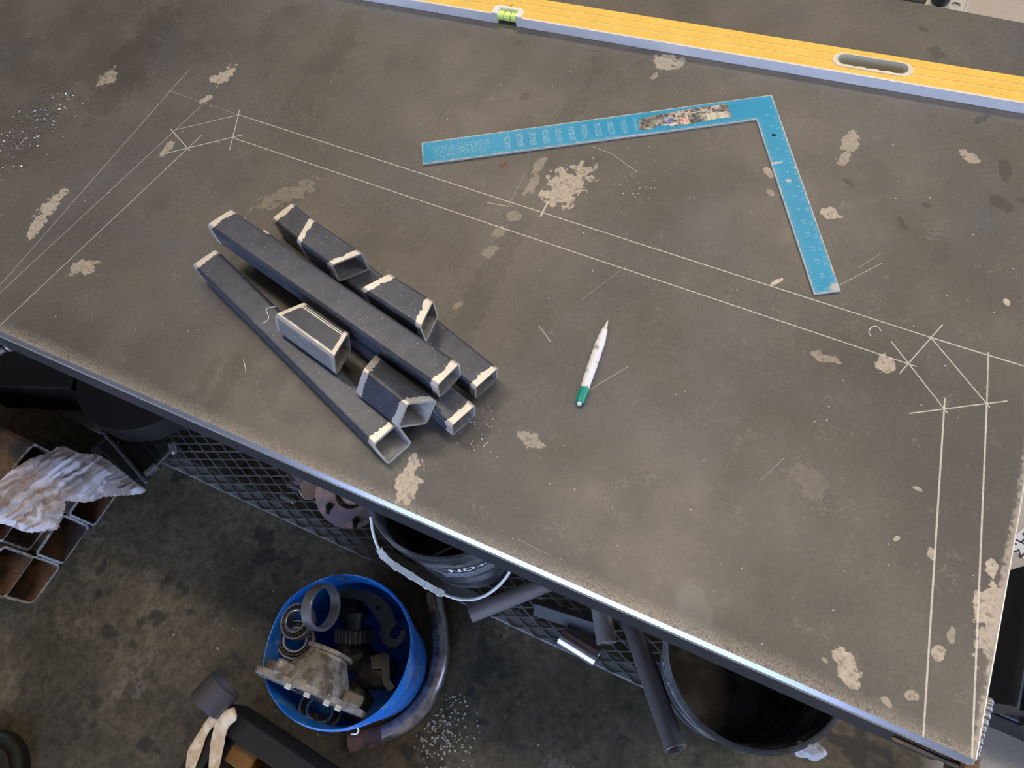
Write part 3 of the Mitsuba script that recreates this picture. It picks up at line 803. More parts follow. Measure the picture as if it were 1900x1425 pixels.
g_ = np.random.default_rng(5)
c0, c1 = np.array((-1.7648, 0.2620)), np.array((-1.7506, 0.4957))
pts = []
for _ in range(520):
    t = g_.beta(1.3, 1.3)
    q = c0 + (c1 - c0) * t + g_.normal(0, .022 + .03 * abs(math.sin(t * 9)) ** 3, 2) * np.array([1, .7])
    if TX + .02 < q[0]:
        pts.append(q)
put('steel_filings', move(scatter(pts, .0012, .0032, 6), None, (0, 0, TZ)), 'shiny_steel', smooth=False)
tag('steel_filings', 'scatter of bright steel filings at the far left of the table top', 'metal filings', kind='stuff')
pts = [(g_.uniform(-1.9, -.02), g_.uniform(.02, .88)) for _ in range(170)]
pts = [q for q in pts if not (q[0] < -1.5 and q[1] > .35)]
pts += [tuple(np.array((-0.6822, 0.1443)) + g_.normal(0, .022, 2)) for _ in range(40)] + [tuple(np.array((-0.6261, 0.6385)) + g_.normal(0, .02, 2)) for _ in range(40)]
KEEP = [sg.Polygon([(-1.25, .19), (-1.10, .41), (-.66, .25), (-.74, .03)]), sg.Polygon([tuple((SQM[:2, :2] @ np.array(q)) + np.array(SQT)) for q in ((0.01, .01), (-L6 - .01, .01), (-L6 - .01, -WB - .01), (-WS - .01, -WB - .01), (-WS - .01, -S4 - .01), (.01, -S4 - .01))]), sg.LineString([pa[:2], pb[:2]]).buffer(.012)]
pts = [q for q in pts if not any(z.contains(sg.Point(q)) for z in KEEP)]
put('metal_grit', move(scatter(pts, .0008, .0022, 8), None, (0, 0, TZ)), mat('pale_grit', (0.55, 0.53, 0.50), .5), smooth=False)
tag('metal_grit', 'tiny pale specks of grit and spatter strewn over the table top', 'grit', kind='stuff')
for pts, lab in (([(-1.0396, 0.1650), (-1.0374, 0.1781), (-1.0459, 0.1849), (-1.0368, 0.1967)], None),
                 ([(-1.0644, 0.1144), (-1.0555, 0.1059), (-1.0475, 0.0971)], 'tiny bent wire sliver on the table left of the tube pile'),
                 ([(-0.2191, 0.4919), (-0.2252, 0.4990), (-0.2208, 0.5094), (-0.2102, 0.5049)], 'tiny curled wire sliver between the chalk lines near the right of the table'),
                 ([(-0.8586, 0.6064), (-0.8525, 0.6022), (-0.8521, 0.6100), (-0.8460, 0.6058)], 'tiny reddish curl of wire just below the long arm of the blue square')):
    z = TZ + .0008 if lab else TZ + .0463
    lab = lab or 'thin zigzag of white chip on the front tube of the pile'
    kk = put('wire_sliver', sweep(smoothpath([(x, y, z) for x, y in pts], 24), circ(.0006, 6)), 'white_print' if 'reddish' not in lab else 'red_print', smooth=True)
    tag(kk, lab, 'wire sliver')

# ------------------------------------------------------------------ buckets


def wall_profile(r0, z0, r1, z1, t=.0025, bands=()):
    """Closed (r, z) profile of a pail: base radius r0 at z0, rim radius r1 at z1; bands = (distance under the rim, height, depth)."""
    H_ = z1 - z0
    R = lambda z: r0 + (r1 - r0) * (z - z0) / H_
    prof = [(0, z0 + .004), (0, z0), (r0 - .004, z0), (r0, z0 + .004)]
    for (d, h, e) in sorted(bands, key=lambda b: -b[0]):
        za, zb = z1 - d - h, z1 - d
        prof += [(R(za), za), (R(za) + e, za + .0015), (R(zb) + e, zb - .0015), (R(zb), zb)]
    prof += [(r1 - .0005, z1 - .0005), (r1 - t / 2, z1), (r1 - t, z1 - .0008), (r0 - t, z0 + .004)]
    return prof


def curved_text(text, h, R, phi, z, depth=.0004, slope=0.0):
    """Lettering wrapped round a vertical cylinder of radius R, middle at angle phi (degrees), read from outside."""
    t = meshkit.text_mesh(text, h, depth, bold=True)
    t = t.subdivide_to_size(.004) if hasattr(t, 'subdivide_to_size') else t
    x = t.vertices[:, 0] - (t.vertices[:, 0].min() + t.vertices[:, 0].max()) / 2
    y, dz = t.vertices[:, 1], t.vertices[:, 2]
    rr = R + dz + slope * y
    a = math.radians(phi) + x / R
    t.vertices = np.stack([rr * np.cos(a), rr * np.sin(a), z + y], 1)
    return t


def arc_patch(R0, R1, z0, z1, a0, a1, t=.0003, n=24):
    """A thin printed patch on the outside of a cone."""
    v, f = [], []
    for a in np.radians(np.linspace(a0, a1, n)):
        for (r, z) in ((R0, z0), (R1, z1), (R1 + t, z1), (R0 + t, z0)):
            v.append((r * math.cos(a), r * math.sin(a), z))
    for i in range(n - 1):
        for j in range(4):
            a, b = i * 4 + j, i * 4 + (j + 1) % 4
            f += [[a, a + 4, b + 4], [a, b + 4, b]]
    f += [[0, 1, 2], [0, 2, 3], [4 * n - 4, 4 * n - 2, 4 * n - 3], [4 * n - 4, 4 * n - 1, 4 * n - 2]]
    return fix(trimesh.Trimesh(v, f, process=False))


def fn_blue_pail(p, n, uv):
    a = fbm(p.x * 18, p.y * 18, p.z * 18, octaves=3)
    c = mix((0.010, 0.125, 0.46), (0.018, 0.200, 0.66), a)
    scuff = smoothstep(.62, .72, noise(p.x * 90, p.y * 90, p.z * 25))
    return mix(c, (0.20, 0.30, 0.42), scuff * .35)


scene['blue_pail'] = {'type': 'twosided', 'b': {'type': 'principled', 'base_color': proc(fn_blue_pail), 'roughness': 0.33, 'specular': 0.5}}


def fn_black_pail(p, n, uv):
    a = fbm(p.x * 22, p.y * 22, p.z * 22, octaves=4)
    c = mix((0.045, 0.045, 0.048), (0.19, 0.19, 0.195), smoothstep(.40, .75, a))
    return c * (.8 + .4 * noise(p.x * 500, p.y * 500, p.z * 500))


scene['black_pail'] = {'type': 'twosided', 'b': {'type': 'principled', 'base_color': proc(fn_black_pail), 'roughness': 0.4, 'specular': 0.5}}

# blue pail of scrap
BX, BY, BR, BZ = -.9065, -.2025, .1485, .327
k = tag('blue_bucket', 'blue plastic bucket full of bearings and castings on the floor in front of the table', 'bucket')
prof = wall_profile(.118, 0.0, BR, BZ, .0026, [(.012, .004, .0025), (.040, .005, .0035), (.062, .005, .0035), (.085, .004, .003)])
bm = move(lathe(prof, 128), None, (BX, BY, 0))
w = bm.vertices
# the rim was cut by hand and is a little wavy
ang = np.arctan2(w[:, 1] - BY, w[:, 0] - BX)
top_ = np.clip((w[:, 2] - BZ + .03) / .03, 0, 1)
w[:, 2] += top_ * (.004 * np.sin(3 * ang + 1) + .003 * np.sin(7 * ang))
rad = 1 + top_ * (.012 * np.sin(2 * ang + .7) + .004 * np.sin(5 * ang))
w[:, 0] = BX + (w[:, 0] - BX) * rad
w[:, 1] = BY + (w[:, 1] - BY) * rad
bm.vertices = w
put(k + '__shell', bm, 'blue_pail', smooth=40)
wp = [(BX + .157 * math.cos(a), BY + .157 * math.sin(a), .262 - .075 * math.sin((a - math.radians(-165)) / math.radians(95) * math.pi)) for a in np.radians(np.linspace(-165, -70, 24))]
put(k + '__bail_wire', sweep(wp, circ(.0018, 8)), 'dark_iron', smooth=True)
put(k + '__wire_clip', sweep(smoothpath([(-0.8095, -0.3257, 0.3000), (-0.7962, -0.3189, 0.3150), (-0.7930, -0.3125, 0.3250), (-0.7954, -0.3077, 0.3300)], 16), circ(.0016, 8)), 'white_print', smooth=True)

# black pail on the shelf, with white bail and printed side
MX, MY, MR, MZ = -.8025, .1475, .1475, .53
k = tag('black_bucket', 'black plastic bucket with white bail handle and printed side on the shelf', 'bucket')
put(k + '__shell', move(lathe(wall_profile(.130, SZ + .0004, MR, MZ, .0035, [(.0, .010, .004), (.030, .004, .005), (.052, .004, .005), (.075, .003, .004)]), 112), None, (MX, MY, 0)), 'black_pail', smooth=40)
RM = lambda z: .130 + (MR - .130) * (z - SZ) / (MZ - SZ)
tx = (-0.7110, 0.0250)
ph = math.degrees(math.atan2(tx[1] - MY, tx[0] - MX))
zt = .392
put(k + '__printed_lettering', move(curved_text('ND+', .027, RM(zt) + .0008, ph, zt - .004, slope=.047), None, (MX, MY, 0)), 'white_print', smooth=False)
tag(k + '__printed_lettering', 'white printed letters ND and a plus sign')


def fn_speck(p, n, uv):
    a = noise(p.x * 700, p.y * 700, p.z * 700)
    return mix((0.05, 0.055, 0.065), (0.40, 0.43, 0.48), smoothstep(.5, .75, a) * .8 + .15)


scene['speckled_label'] = {'type': 'twosided', 'b': {'type': 'principled', 'base_color': proc(fn_speck), 'roughness': 0.6}}
put(k + '__printed_label', move(arc_patch(RM(.325) + .0008, RM(.375) + .0008, .325, .375, ph - 24, ph + 20), None, (MX, MY, 0)), 'speckled_label', smooth=40)
tag(k + '__printed_label', 'worn grey speckled print')
put(k + '__red_stripe', move(arc_patch(RM(.345) + .0008, RM(.43) + .0008, .345, .43, ph + 24, ph + 26.5, n=4), None, (MX, MY, 0)), 'red_print', smooth=40)
hp = [(-0.9093, 0.0346, 0.5000), (-0.8940, 0.0030, 0.4600), (-0.8697, -0.0159, 0.4200), (-0.8312, -0.0205, 0.3850), (-0.7811, -0.0241, 0.3600), (-0.7080, -0.0163, 0.3500), (-0.6592, 0.0161, 0.3850), (-0.6317, 0.0567, 0.4500)]
hb = smoothpath(hp, 48)
bail = put(k + '__bail', sweep(hb, circ(.0032, 10, .0026)), 'white_plastic', smooth=True)
tag(bail, 'white bail handle hanging in front')
gp = hb[8:27]
put(bail + '__grip', sweep(gp, [(-.006, -.0035), (.006, -.0035), (.006, .0035), (-.006, .0035)]), 'white_plastic', smooth=30)
for i in (10, 14, 18, 22, 25):
    put(bail + '__grip_rib', move(cbox((-.004, -.0075, -.005), (.004, .0075, .005), .001), basis(x=hb[i + 1] - hb[i - 1]), hb[i]), 'white_plastic')
put(k + '__lug', move(cbox((-.010, -.006, -.012), (.010, .006, .012), .003), rotz(0), (MX - .150, MY + .02, MZ - .035)), 'black_plastic')
rod = tag('steel_rod', 'thin pale rod standing in the black bucket with the white handle', 'rod')
put(rod, pipe((-0.7838, 0.0222, 0.4300), (-0.7521, 0.0728, 0.4000), .0055), 'grey_steel')

# black pail by the right end
QX, QY, QR, QZ = -.1885, .0885, .1475, .497
k = tag('black_bucket_001', 'wide empty black bucket with ribbed rim under the right end of the table', 'bucket')
put(k + '__shell', move(lathe(wall_profile(.131, SZ + .0004, QR, QZ, .004, [(.0, .016, .005), (.026, .012, .004), (.055, .006, .0035), (.080, .005, .003)]), 128), None, (QX, QY, 0)), 'black_pail', smooth=40)
RQ = lambda z: .131 + (QR - .131) * (z - SZ) / (QZ - SZ)
for a in (-158, -152, -147, -140, -134):
    put(k + '__printed_dash', move(arc_patch(RQ(.45) + .0045, RQ(.458) + .0045, .450, .458, a, a + 3.2, n=6), None, (QX, QY, 0)), 'white_print', smooth=40)
sc = trimesh.creation.icosphere(3, .016)
sc.apply_scale((1.5, .8, .55))
sc.vertices += (.010 * (np.stack([meshkit.noise(sc.vertices * 130, s) for s in (1, 2, 3)], 1) - .5))
kk = put('plastic_scrap', move(sc, rotz(20), (*(-0.0673, -0.0155), .487)), mat('dull_white', (.5, .5, .52), .35), smooth=25)
tag(kk, 'crumpled whitish plastic scrap caught on the rim of the wide black bucket', 'plastic scrap')

# ------------------------------------------------------------------ scrap in the blue bucket


def ring(ro, ri, w, taper=0.0):
    c = .0012
    return lathe([(ri, -w / 2 + c), (ri + c, -w / 2), (ro - c, -w / 2), (ro, -w / 2 + c), (ro, w / 2 - c), (ro - c, w / 2), (ri + c + taper, w / 2), (ri + taper, w / 2 - c)], 72)


def bearing(key, label, ro, w, pos, ax, group=None):
    k = tag(name(key), label, 'bearing')
    M = basis(z=ax)
    put(k + '__outer_ring', move(ring(ro, ro * .86, w * .8), M, pos), 'grey_steel')
    put(k + '__inner_ring', move(move(ring(ro * .66, ro * .52, w), None, (0, 0, .001)), M, pos), 'shiny_steel')
    n = 20
    for i in range(n):
        a = 2 * math.pi * i / n
        put(k + '__roller', move(lathe([(0, -w * .42), (ro * .075, -w * .42), (ro * .085, w * .42), (0, w * .42)], 10, closed=False), M, np.array(pos) + M @ np.array([ro * .76 * math.cos(a), ro * .76 * math.sin(a), .0008])), 'dark_iron')
    put(k + '__cage', move(ring(ro * .83, ro * .685, w * .3), M, np.array(pos) + M @ np.array([0, 0, w * .22])), 'black_steel')
    return k




k = tag('bearing_race', 'tilted plain steel bearing race ring, highest in the blue bucket', 'bearing race')
put(k, move(ring(.0455, .0395, .024), basis(z=(0.9045, 0.2366, 0.3549)), (-0.9683, -0.1473, 0.3520)), 'grey_steel')
bearing('tapered_bearing', 'roller bearing with bright outer ring lying under the bearing race in the blue bucket', .037, .024, (-1.0151, -0.1906, 0.3100), (-0.1836, -0.0962, 0.9783))
bearing('tapered_bearing', 'dark roller bearing at the left wall of the blue bucket, below another bearing', .040, .022, (-1.0194, -0.2250, 0.2620), (0.2021, -0.0225, 0.9791))
bearing('tapered_bearing', 'roller bearing with pale rings half under the rusty casting in the blue bucket', .044, .026, (-0.9038, -0.3141, 0.2550), (0.3213, -0.4608, 0.8273))
# spur gear with hub
k = tag('spur_gear', 'dark toothed gear lying in the middle of the blue bucket', 'gear')
N, ro = 26, .040
gp = []
for i in range(N):
    for da, rr in ((0, ro - .006), (.28, ro - .006), (.40, ro), (.70, ro), (.82, ro - .006)):
        a = 2 * math.pi * (i + da) / N
        gp.append((rr * math.cos(a), rr * math.sin(a)))
gm = extrude(sg.Polygon(gp).difference(sg.Point(0, 0).buffer(.012)), .025)
GM, GO = basis(z=(-0.3554, 0.8884, 0.2907)), np.array((-0.9101, -0.1658, 0.2620))
put(k + '__toothed_wheel', move(gm, GM, GO - GM @ np.array([0, 0, .012])), 'dark_iron', smooth=False)
put(k + '__hub', move(ring(.0185, .012, .034), GM, GO + GM @ np.array([0, 0, .029])), 'dark_iron')
# flat hook
k = tag('flat_hook', 'dark flat steel hook arm with a curled end in the blue bucket', 'hook')
hz = .285
hk = [(-0.9861, -0.1077), (-0.9628, -0.0902), (-0.9210, -0.0767), (-0.8894, -0.0762), (-0.8634, -0.0851), (-0.8393, -0.1028), (-0.8316, -0.1122), (-0.8367, -0.1238), (-0.8352, -0.1358), (-0.8275, -0.1405), (-0.8172, -0.1359), (-0.8146, -0.1267), (-0.8177, -0.1188), (-0.8105, -0.1133), (-0.8044, -0.1198), (-0.8045, -0.1359), (-0.8112, -0.1492), (-0.8250, -0.1565), (-0.8418, -0.1537), (-0.8553, -0.1413), (-0.8585, -0.1265), (-0.8800, -0.1161), (-0.9146, -0.0993), (-0.9419, -0.1028), (-0.9687, -0.1098)]
hpoly = sg.Polygon(hk).buffer(.0015).buffer(-.0015).buffer(-.001).buffer(.001).difference(sg.Point((-0.8823, -0.0982)).buffer(.0045))
put(k, move(extrude(hpoly, .014), None, (0, 0, hz - .014)), 'dark_iron', smooth=30)
# cast housing standing on its flange
k = tag('cast_housing', 'brown-grey cast housing with ribbed dome and flange on top of the blue bucket', 'casting')
AX = np.array((-0.0934, 0.9855, -0.1419))
CX = np.array((0.9581, 0.0754, -0.2763)); CX = CX - AX * (CX @ AX); CX /= np.linalg.norm(CX)
CM = np.stack([CX, np.cross(AX, CX), AX], 1)
CO = np.array((-0.9082, -0.2984, 0.3350))


def cput(part, m, mt='cast_metal', smooth=30):
    m = tm(m).copy()
    m.vertices[:, 2] = np.where(m.vertices[:, 2] > .012, .012 + (m.vertices[:, 2] - .012) * .76, m.vertices[:, 2])
    m.vertices[:, 0] *= 1.04
    return put(k + '__' + part, move(m, CM, CO), mt, smooth=smooth)


fl = so.unary_union([sg.Point(0, 0).buffer(.068, 32), sg.Polygon([(-.105, -.012), (-.1, -.028), (-.04, -.05), (.04, -.05), (.098, -.024), (.104, -.006), (.104, .02), (.04, .055), (-.04, .055), (-.1, .026)]).buffer(.006)]).difference(so.unary_union([sg.Point(-.092, 0).buffer(.006), sg.Point(.092, 0).buffer(.006), sg.Point(0, 0).buffer(.036)]))
cput('flange', move(extrude(fl, .011), None, (0, 0, 0)))
cput('dome', lathe([(.036, .010), (.066, .010), (.064, .030), (.058, .055), (.047, .078), (.040, .092), (.040, .104), (.034, .104), (.034, .090), (.050, .050), (.040, .012)], 56))
cput('neck_rim', move(ring(.0465, .034, .011), None, (0, 0, .106)))
for a, l in ((-125, .052), (-60, .060), (-95, .050), (-20, .045), (160, .05)):
    rib = cbox((.036, -.0045, .008), (.036 + .036, .0045, .012 + l), .002)
    rib.vertices[:, 0] -= np.clip(rib.vertices[:, 2] - .02, 0, 1) * .42
    cput('rib', move(rib, rotz(a)))
cput('boss', move(cbox((-.078, -.05, .008), (-.044, -.018, .045), .005), rotz(0)))
cput('boss', move(cbox((.058, -.045, .009), (.094, -.016, .040), .004), rotz(0)))
cput('boss', move(lathe([(0, .009), (.020, .009), (.019, .034), (.013, .040), (0, .040)], 32, closed=False), None, (-.082, .016, 0)))
for x in (-.045, -.008, .03, .052):
    cput('machined_pad', cbox((x, -.060, -.009), (x + .012, -.044, .001), .001), mat('pad_metal', (.40, .39, .38), .45, .4))
# dark lumps filling the bucket
for i, (c, r, s, lab) in enumerate((((-0.8508, -0.2092, 0.1900), .072, 1, 'dark iron lump at the right wall of the blue bucket'), ((-0.9222, -0.2031, 0.1700), .072, 2, 'dark iron lump deep under the gear in the blue bucket'), ((-1.0185, -0.2645, 0.1700), .060, 3, 'dark iron lump under the casting at the left of the blue bucket'), ((-0.8813, -0.2843, 0.1500), .072, 4, 'dark iron lump under the casting at the bottom of the blue bucket'), ((-0.9737, -0.1217, 0.1800), .066, 5, 'dark iron lump under the flat hook in the blue bucket'))):
    m = trimesh.creation.box((r * 1.3, r * 1.1, r)).subdivide_loop(1).subdivide().subdivide()
    m.vertices *= 1 + .35 * (meshkit.noise(m.vertices * 40, s)[:, None] - .5)
    m = move(m, rotz(37 * i) @ rotx(20 * i), c)
    q = m.vertices - np.array([BX, BY, 0])
    rr, wall = np.hypot(q[:, 0], q[:, 1]), .118 + (BR - .118) * q[:, 2] / BZ - .008
    q[:, :2] *= np.minimum(1, wall / np.maximum(rr, 1e-6))[:, None]          # lies against the pail's wall, not through it
    q[:, 2] = np.maximum(q[:, 2], .006)
    m.vertices = q + np.array([BX, BY, 0])
    kk = put('iron_lump', m, 'dark_iron', smooth=25)
    tag(kk, lab, 'scrap iron')
k = tag('slotted_bracket', 'dark L-shaped bracket at the right side inside the blue bucket', 'bracket')
bz = .238
bk = sg.Polygon([(-0.8637, -0.1886), (-0.8385, -0.1704), (-0.8291, -0.1708), (-0.8057, -0.2129), (-0.7899, -0.2204), (-0.7957, -0.2308), (-0.8139, -0.2234), (-0.8303, -0.1990), (-0.8490, -0.2074)])
put(k, move(extrude(bk.buffer(.001), .010), None, (0, 0, bz - .01)), 'dark_iron', smooth=30)

# ------------------------------------------------------------------ bent pipe round the bucket
k = tag('bent_pipe', 'bare steel pipe bent round the right side of the blue bucket, with marker ticks', 'pipe')
cl = smoothpath([(-0.8598, -0.0007, 0.0215), (-0.8266, -0.0417, 0.0215), (-0.7966, -0.0826, 0.0215), (-0.7755, -0.1235, 0.0215), (-0.7639, -0.1764, 0.0215), (-0.7663, -0.2317, 0.0215), (-0.7858, -0.2825, 0.0215), (-0.8158, -0.3206, 0.0215), (-0.8427, -0.3438, 0.0215), (-0.8728, -0.3661, 0.0215)], 72)


def fn_pipe(p, n, uv):
    a = fbm(p.x * 40, p.y * 40, p.z * 40, octaves=3)
    c = mix((0.30, 0.27, 0.26), (0.62, 0.58, 0.56), smoothstep(.3, .7, a))
    c = mix(c, (0.22, 0.13, 0.09), smoothstep(.62, .72, fbm(p.x * 22 + 4, p.y * 22, 1.5, octaves=3)) * .6)
    return c * (.85 + .3 * noise(p.x * 700, p.y * 700, p.z * 700))


scene['pipe_steel'] = {'type': 'twosided', 'b': {'type': 'principled', 'base_color': proc(fn_pipe), 'roughness': 0.27, 'metallic': 0.75}}
put(k + '__bend', sweep(cl, circ(.0205, 28)), 'pipe_steel', smooth=40)
d = cl[-1] - cl[-6]
put(k + '__end_sleeve', pipe(cl[-1] + d / np.linalg.norm(d) * .012, cl[-12], .0214, .0195), 'heat_tinted_steel')
for i in range(20, 66, 4):
    t = cl[i + 1] - cl[i - 1]; t /= np.linalg.norm(t)
    s = np.cross((0, 0, 1.0), t)
    arc = [cl[i] + .0207 * (math.cos(a) * np.array([0, 0, 1]) + math.sin(a) * s) for a in np.linspace(-.75, .15 + .2 * (i % 3), 8)]
    q = put(k + '__marker_tick', sweep(arc, [(-.0006, -.0002), (.0006, -.0002), (.0006, .0002), (-.0006, .0002)], up=t), 'black_print' if i % 8 else 'red_print', smooth=False)
for ch, i in (('C', 14), ('O', 18), ('F', 22), ('R', 24), ('L', 28)):
    t = cl[i + 1] - cl[i - 1]; t /= np.linalg.norm(t)
    lm = meshkit.text_mesh(ch, .011, .0003)
    s = np.cross((0, 0, 1.0), t)
    lm.vertices[:, :2] -= lm.vertices[:, :2].mean(0)
    off = -.004
    up_ = np.array([0, 0, 1.0])
    put(k + '__marker_letter', move(lm, np.stack([s, -t, up_], 1) if np.linalg.det(np.stack([s, -t, up_], 1)) > 0 else np.stack([-s, t, up_], 1), cl[i] + s * off + up_ * .0203), 'black_print', smooth=False)

# ------------------------------------------------------------------ stock and parts on the lower shelf
k = tag('steel_pipe', 'dull dark pipe with open left end on the shelf beside the black bucket', 'pipe')
put(k, pipe((-0.7177, -0.0248, 0.2000), np.array((-0.7177, -0.0248, 0.2000)) + 3.6 * (np.array((-0.6046, 0.0889, 0.1980)) - np.array((-0.7177, -0.0248, 0.2000))) * .72, .0185, .0165), 'pipe_dull' if 'pipe_dull' in scene else mat('pipe_dull', (0.30, 0.275, 0.27), .42, .45))
k = tag('steel_pipe_001', 'short bright pipe piece with a dark red line lying on the shelf front', 'pipe')
s0, s1 = np.array((-0.5228, 0.0149, 0.1805)), np.array((-0.4353, 0.0054, 0.1805))
put(k + '__tube', pipe(s0, s1, .0192, .017), 'shiny_steel')
dd = (s1 - s0) / np.linalg.norm(s1 - s0)
sd = np.cross((0, 0, 1.0), dd)
o = .0193 * (math.cos(.55) * np.array([0, 0, 1]) + math.sin(.55) * sd)
put(k + '__red_line', sweep([s0 + o + dd * .004, s0 + o + dd * .03, s1 + o - dd * .003], [(-.0008, -.0002), (.0008, -.0002), (.0008, .0002), (-.0008, .0002)]), 'red_print', smooth=False)
k = tag('steel_pipe_002', 'stub of grey pipe poking out from under the table above the bright pipe piece', 'pipe')
a_, b_ = np.array((-0.4261, 0.0337, 0.2450)), np.array((-0.4629, 0.0941, 0.2450))
put(k, pipe(a_, a_ + (b_ - a_) * 3.0, .0205, .018), 'pipe_dull')
k = tag('steel_pipe_003', 'long dark pipe sticking out from under the table left of the wide black bucket', 'pipe')
a_, b_ = np.array((-0.2409, -0.0936, 0.2850)), np.array((-0.3940, 0.0958, 0.2050))
put(k, pipe(a_, a_ + (b_ - a_) * 1.25, .0205, .018), mat('pipe_black', (0.20, 0.175, 0.17), .36, .45))
k = tag('angle_bar', 'dark steel angle bar resting on the shelf behind the bright pipe piece', 'angle bar')
a_, b_ = np.array((-0.5978, 0.0543, 0.2050)), np.array((-0.4636, 0.0698, 0.2050))
L = np.linalg.norm(b_ - a_) * 1.35
am = cat(cbox((0, -.004, -.034), (L, 0, .0), .0008), cbox((0, -.001, -.004), (L, .014, 0), .0008))
put(k, move(am, basis(x=b_ - a_) @ rotx(-38), a_), 'dark_paint')
# brake rotor like disc with studs
k = tag('studded_disc', 'rusty purple steel disc with black studs and a bored centre on the shelf', 'disc')
DN = np.array([.30, -.38, .87]); DN /= np.linalg.norm(DN)
DM, DC = basis(z=DN), np.array((-1.0947, 0.1040, 0.2150))
put(k + '__disc', move(ring(.081, .033, .011), DM, DC), 'heat_tinted_steel')
cone = lathe([(.012, -.03), (.030, -.03), (.033, -.006), (.026, .003), (.012, .003)], 48)
put(k + '__hub_cone', move(cone, DM, DC - DN * .002 + DM @ np.array([.004, .006, 0])), mat('hub_tan', (0.42, 0.27, 0.19), .5, .2))
tag(k + '__hub_cone', 'tan hub cone in the bore')
for (px_, py_) in ((0, 0), (1, 0), (2, 0)):
    pos = [(-1.1263, 0.0565, 0.2150), (-1.0556, 0.0493, 0.2050), (-1.0364, 0.1085, 0.2200)][px_]
    e = np.array(pos); e = e - DN * ((e - DC) @ DN) + DN * .0055
    put(k + '__stud', cat(move(lathe([(0, 0), (.0095, 0), (.009, .006), (.006, .007), (0, .007)], 6, closed=False), DM, e), pipe(e + DN * .006, e + DN * .024 + np.array([.006, -.006, -.004]), .0052)), 'black_steel')
k = tag('bolted_flange', 'tan oval flange with two grey bolts on the shelf left of the studded disc', 'flange')
FA = np.array([.86, -.10, .50]); FA /= np.linalg.norm(FA)
FM, FC = basis(z=FA), np.array((-1.1827, 0.0825, 0.2350))
put(k + '__plate', move(move(lathe([(0, -.004), (.027, -.004), (.028, 0), (.027, .004), (0, .004)], 40, closed=False), np.diag([1.0, 1.25, 1.0])), FM, FC), 'hub_tan')
put(k + '__sleeve', move(ring(.015, .010, .03), FM, FC - FA * .016), 'hub_tan')
for (x, y) in ((526, 918), (537, 897)):
    q = np.array([(-1.2424, 0.0371, 0.2150), (-1.2347, 0.0657, 0.2250)][0 if x == 526 else 1])
    put(k + '__bolt', cat(pipe(q, q + FA * .052, .0055), move(lathe([(0, 0), (.009, 0), (.009, .007), (0, .007)], 6, closed=False), basis(z=FA), q - FA * .004)), 'grey_steel')
k = tag('rusty_clip', 'small rusty brown bracket just under the table edge above the oval flange', 'bracket')
put(k, cat(move(cbox((-.018, -.010, -.003), (.018, .012, .003), .001), rotz(-20) @ rotx(30), (-1.2165, 0.0804, 0.2600)), move(cbox((-.018, -.003, -.016), (.012, .003, .012), .001), rotz(-25), (-1.2249, 0.0749, 0.2500))), 'heat_tinted_steel', smooth=30)
# heavy dark round plate
k = tag('round_plate', 'heavy dark round steel plate on the shelf at the left, half under the table', 'round plate')
put(k, move(lathe([(0, SZ + .0004), (.080, SZ + .0004), (.080, .222), (.166, .222), (.170, .226), (.170, .292), (.168, .296), (.150, .297), (.02, .297), (0, .297)], 96, closed=False), None, (-1.722, .166, 0)), mat('sooty_steel', (0.021, 0.019, 0.016), .6, .0, .25), smooth=35)
k = tag('steel_box', 'dark steel box on the shelf at the far left under the table', 'box')
a_, b_ = np.array((-2.1243, -0.0496)), np.array((-1.8614, 0.0469))
dx_ = (b_ - a_) / np.linalg.norm(b_ - a_)
put(k, move(cbox((0, 0, 0), (np.linalg.norm(b_ - a_), .16, .139), .004), np.array([[dx_[0], -dx_[1], 0], [dx_[1], dx_[0], 0], [0, 0, 1]]), (a_[0], a_[1], SZ + .0004)), 'sooty_steel')
# clamp vice with screw
k = tag('clamp_vise', 'dark clamp vise with two steel bars and a threaded screw by the rag', 'vise')
zc = .20
A0, A1 = np.array((-1.7909, -0.0222, 0.2000)), np.array((-1.6159, -0.0647, 0.2000))
B0, B1 = np.array((-1.7457, 0.0158, 0.2000)), np.array((-1.6117, -0.0325, 0.2000))
for (p0, p1, hw) in ((A0, A1, .017), (B0, B1, .019)):
    put(k + '__bar', move(cbox((0, -hw, -.038), (np.linalg.norm(p1 - p0), hw, 0), .003), basis(x=p1 - p0), p0), 'sooty_steel')
put(k + '__guide_rod', pipe((-1.7787, -0.0044, 0.2040), (-1.5880, -0.0681, 0.2040), .0045), 'grey_steel')
put(k + '__cross_plate', move(cbox((-.006, -.055, -.037), (.008, .035, .003), .002), basis(x=B1 - B0), (A0 + B0) / 2 + np.array([0, 0, -.0005])), 'sooty_steel')
c0, c1 = np.array((-1.6048, -0.0525, 0.2000)), np.array((-1.5948, -0.0208, 0.2000))
put(k + '__collar', pipe(c0, c1, .0105, .004), 'grey_steel')
w0, w1 = c1, np.array((-1.5797, 0.0280, 0.2060))
Lw = np.linalg.norm(w1 - w0)
th = [(0, 0)] + [(.0052 if i % 2 else .0039, .0012 * i) for i in range(int(Lw / .0012))] + [(0, Lw)]
put(k + '__screw', move(lathe(th, 20, closed=False), basis(z=w1 - w0), w0), 'shiny_steel', smooth=False)
hd = w1 + (w1 - w0) / Lw * .004
put(k + '__screw_handle', cat(move(trimesh.creation.icosphere(3, .0085), None, hd), move(trimesh.creation.capsule(.017, .0088, count=[20, 20]), basis(z=np.array((-1.5554, 0.0111, 0.2000)) - hd), hd)), 'grey_steel', smooth=30)
k = tag('clamp_screw', 'bright clamp screw tip under the table edge at the far left', 'clamp screw')
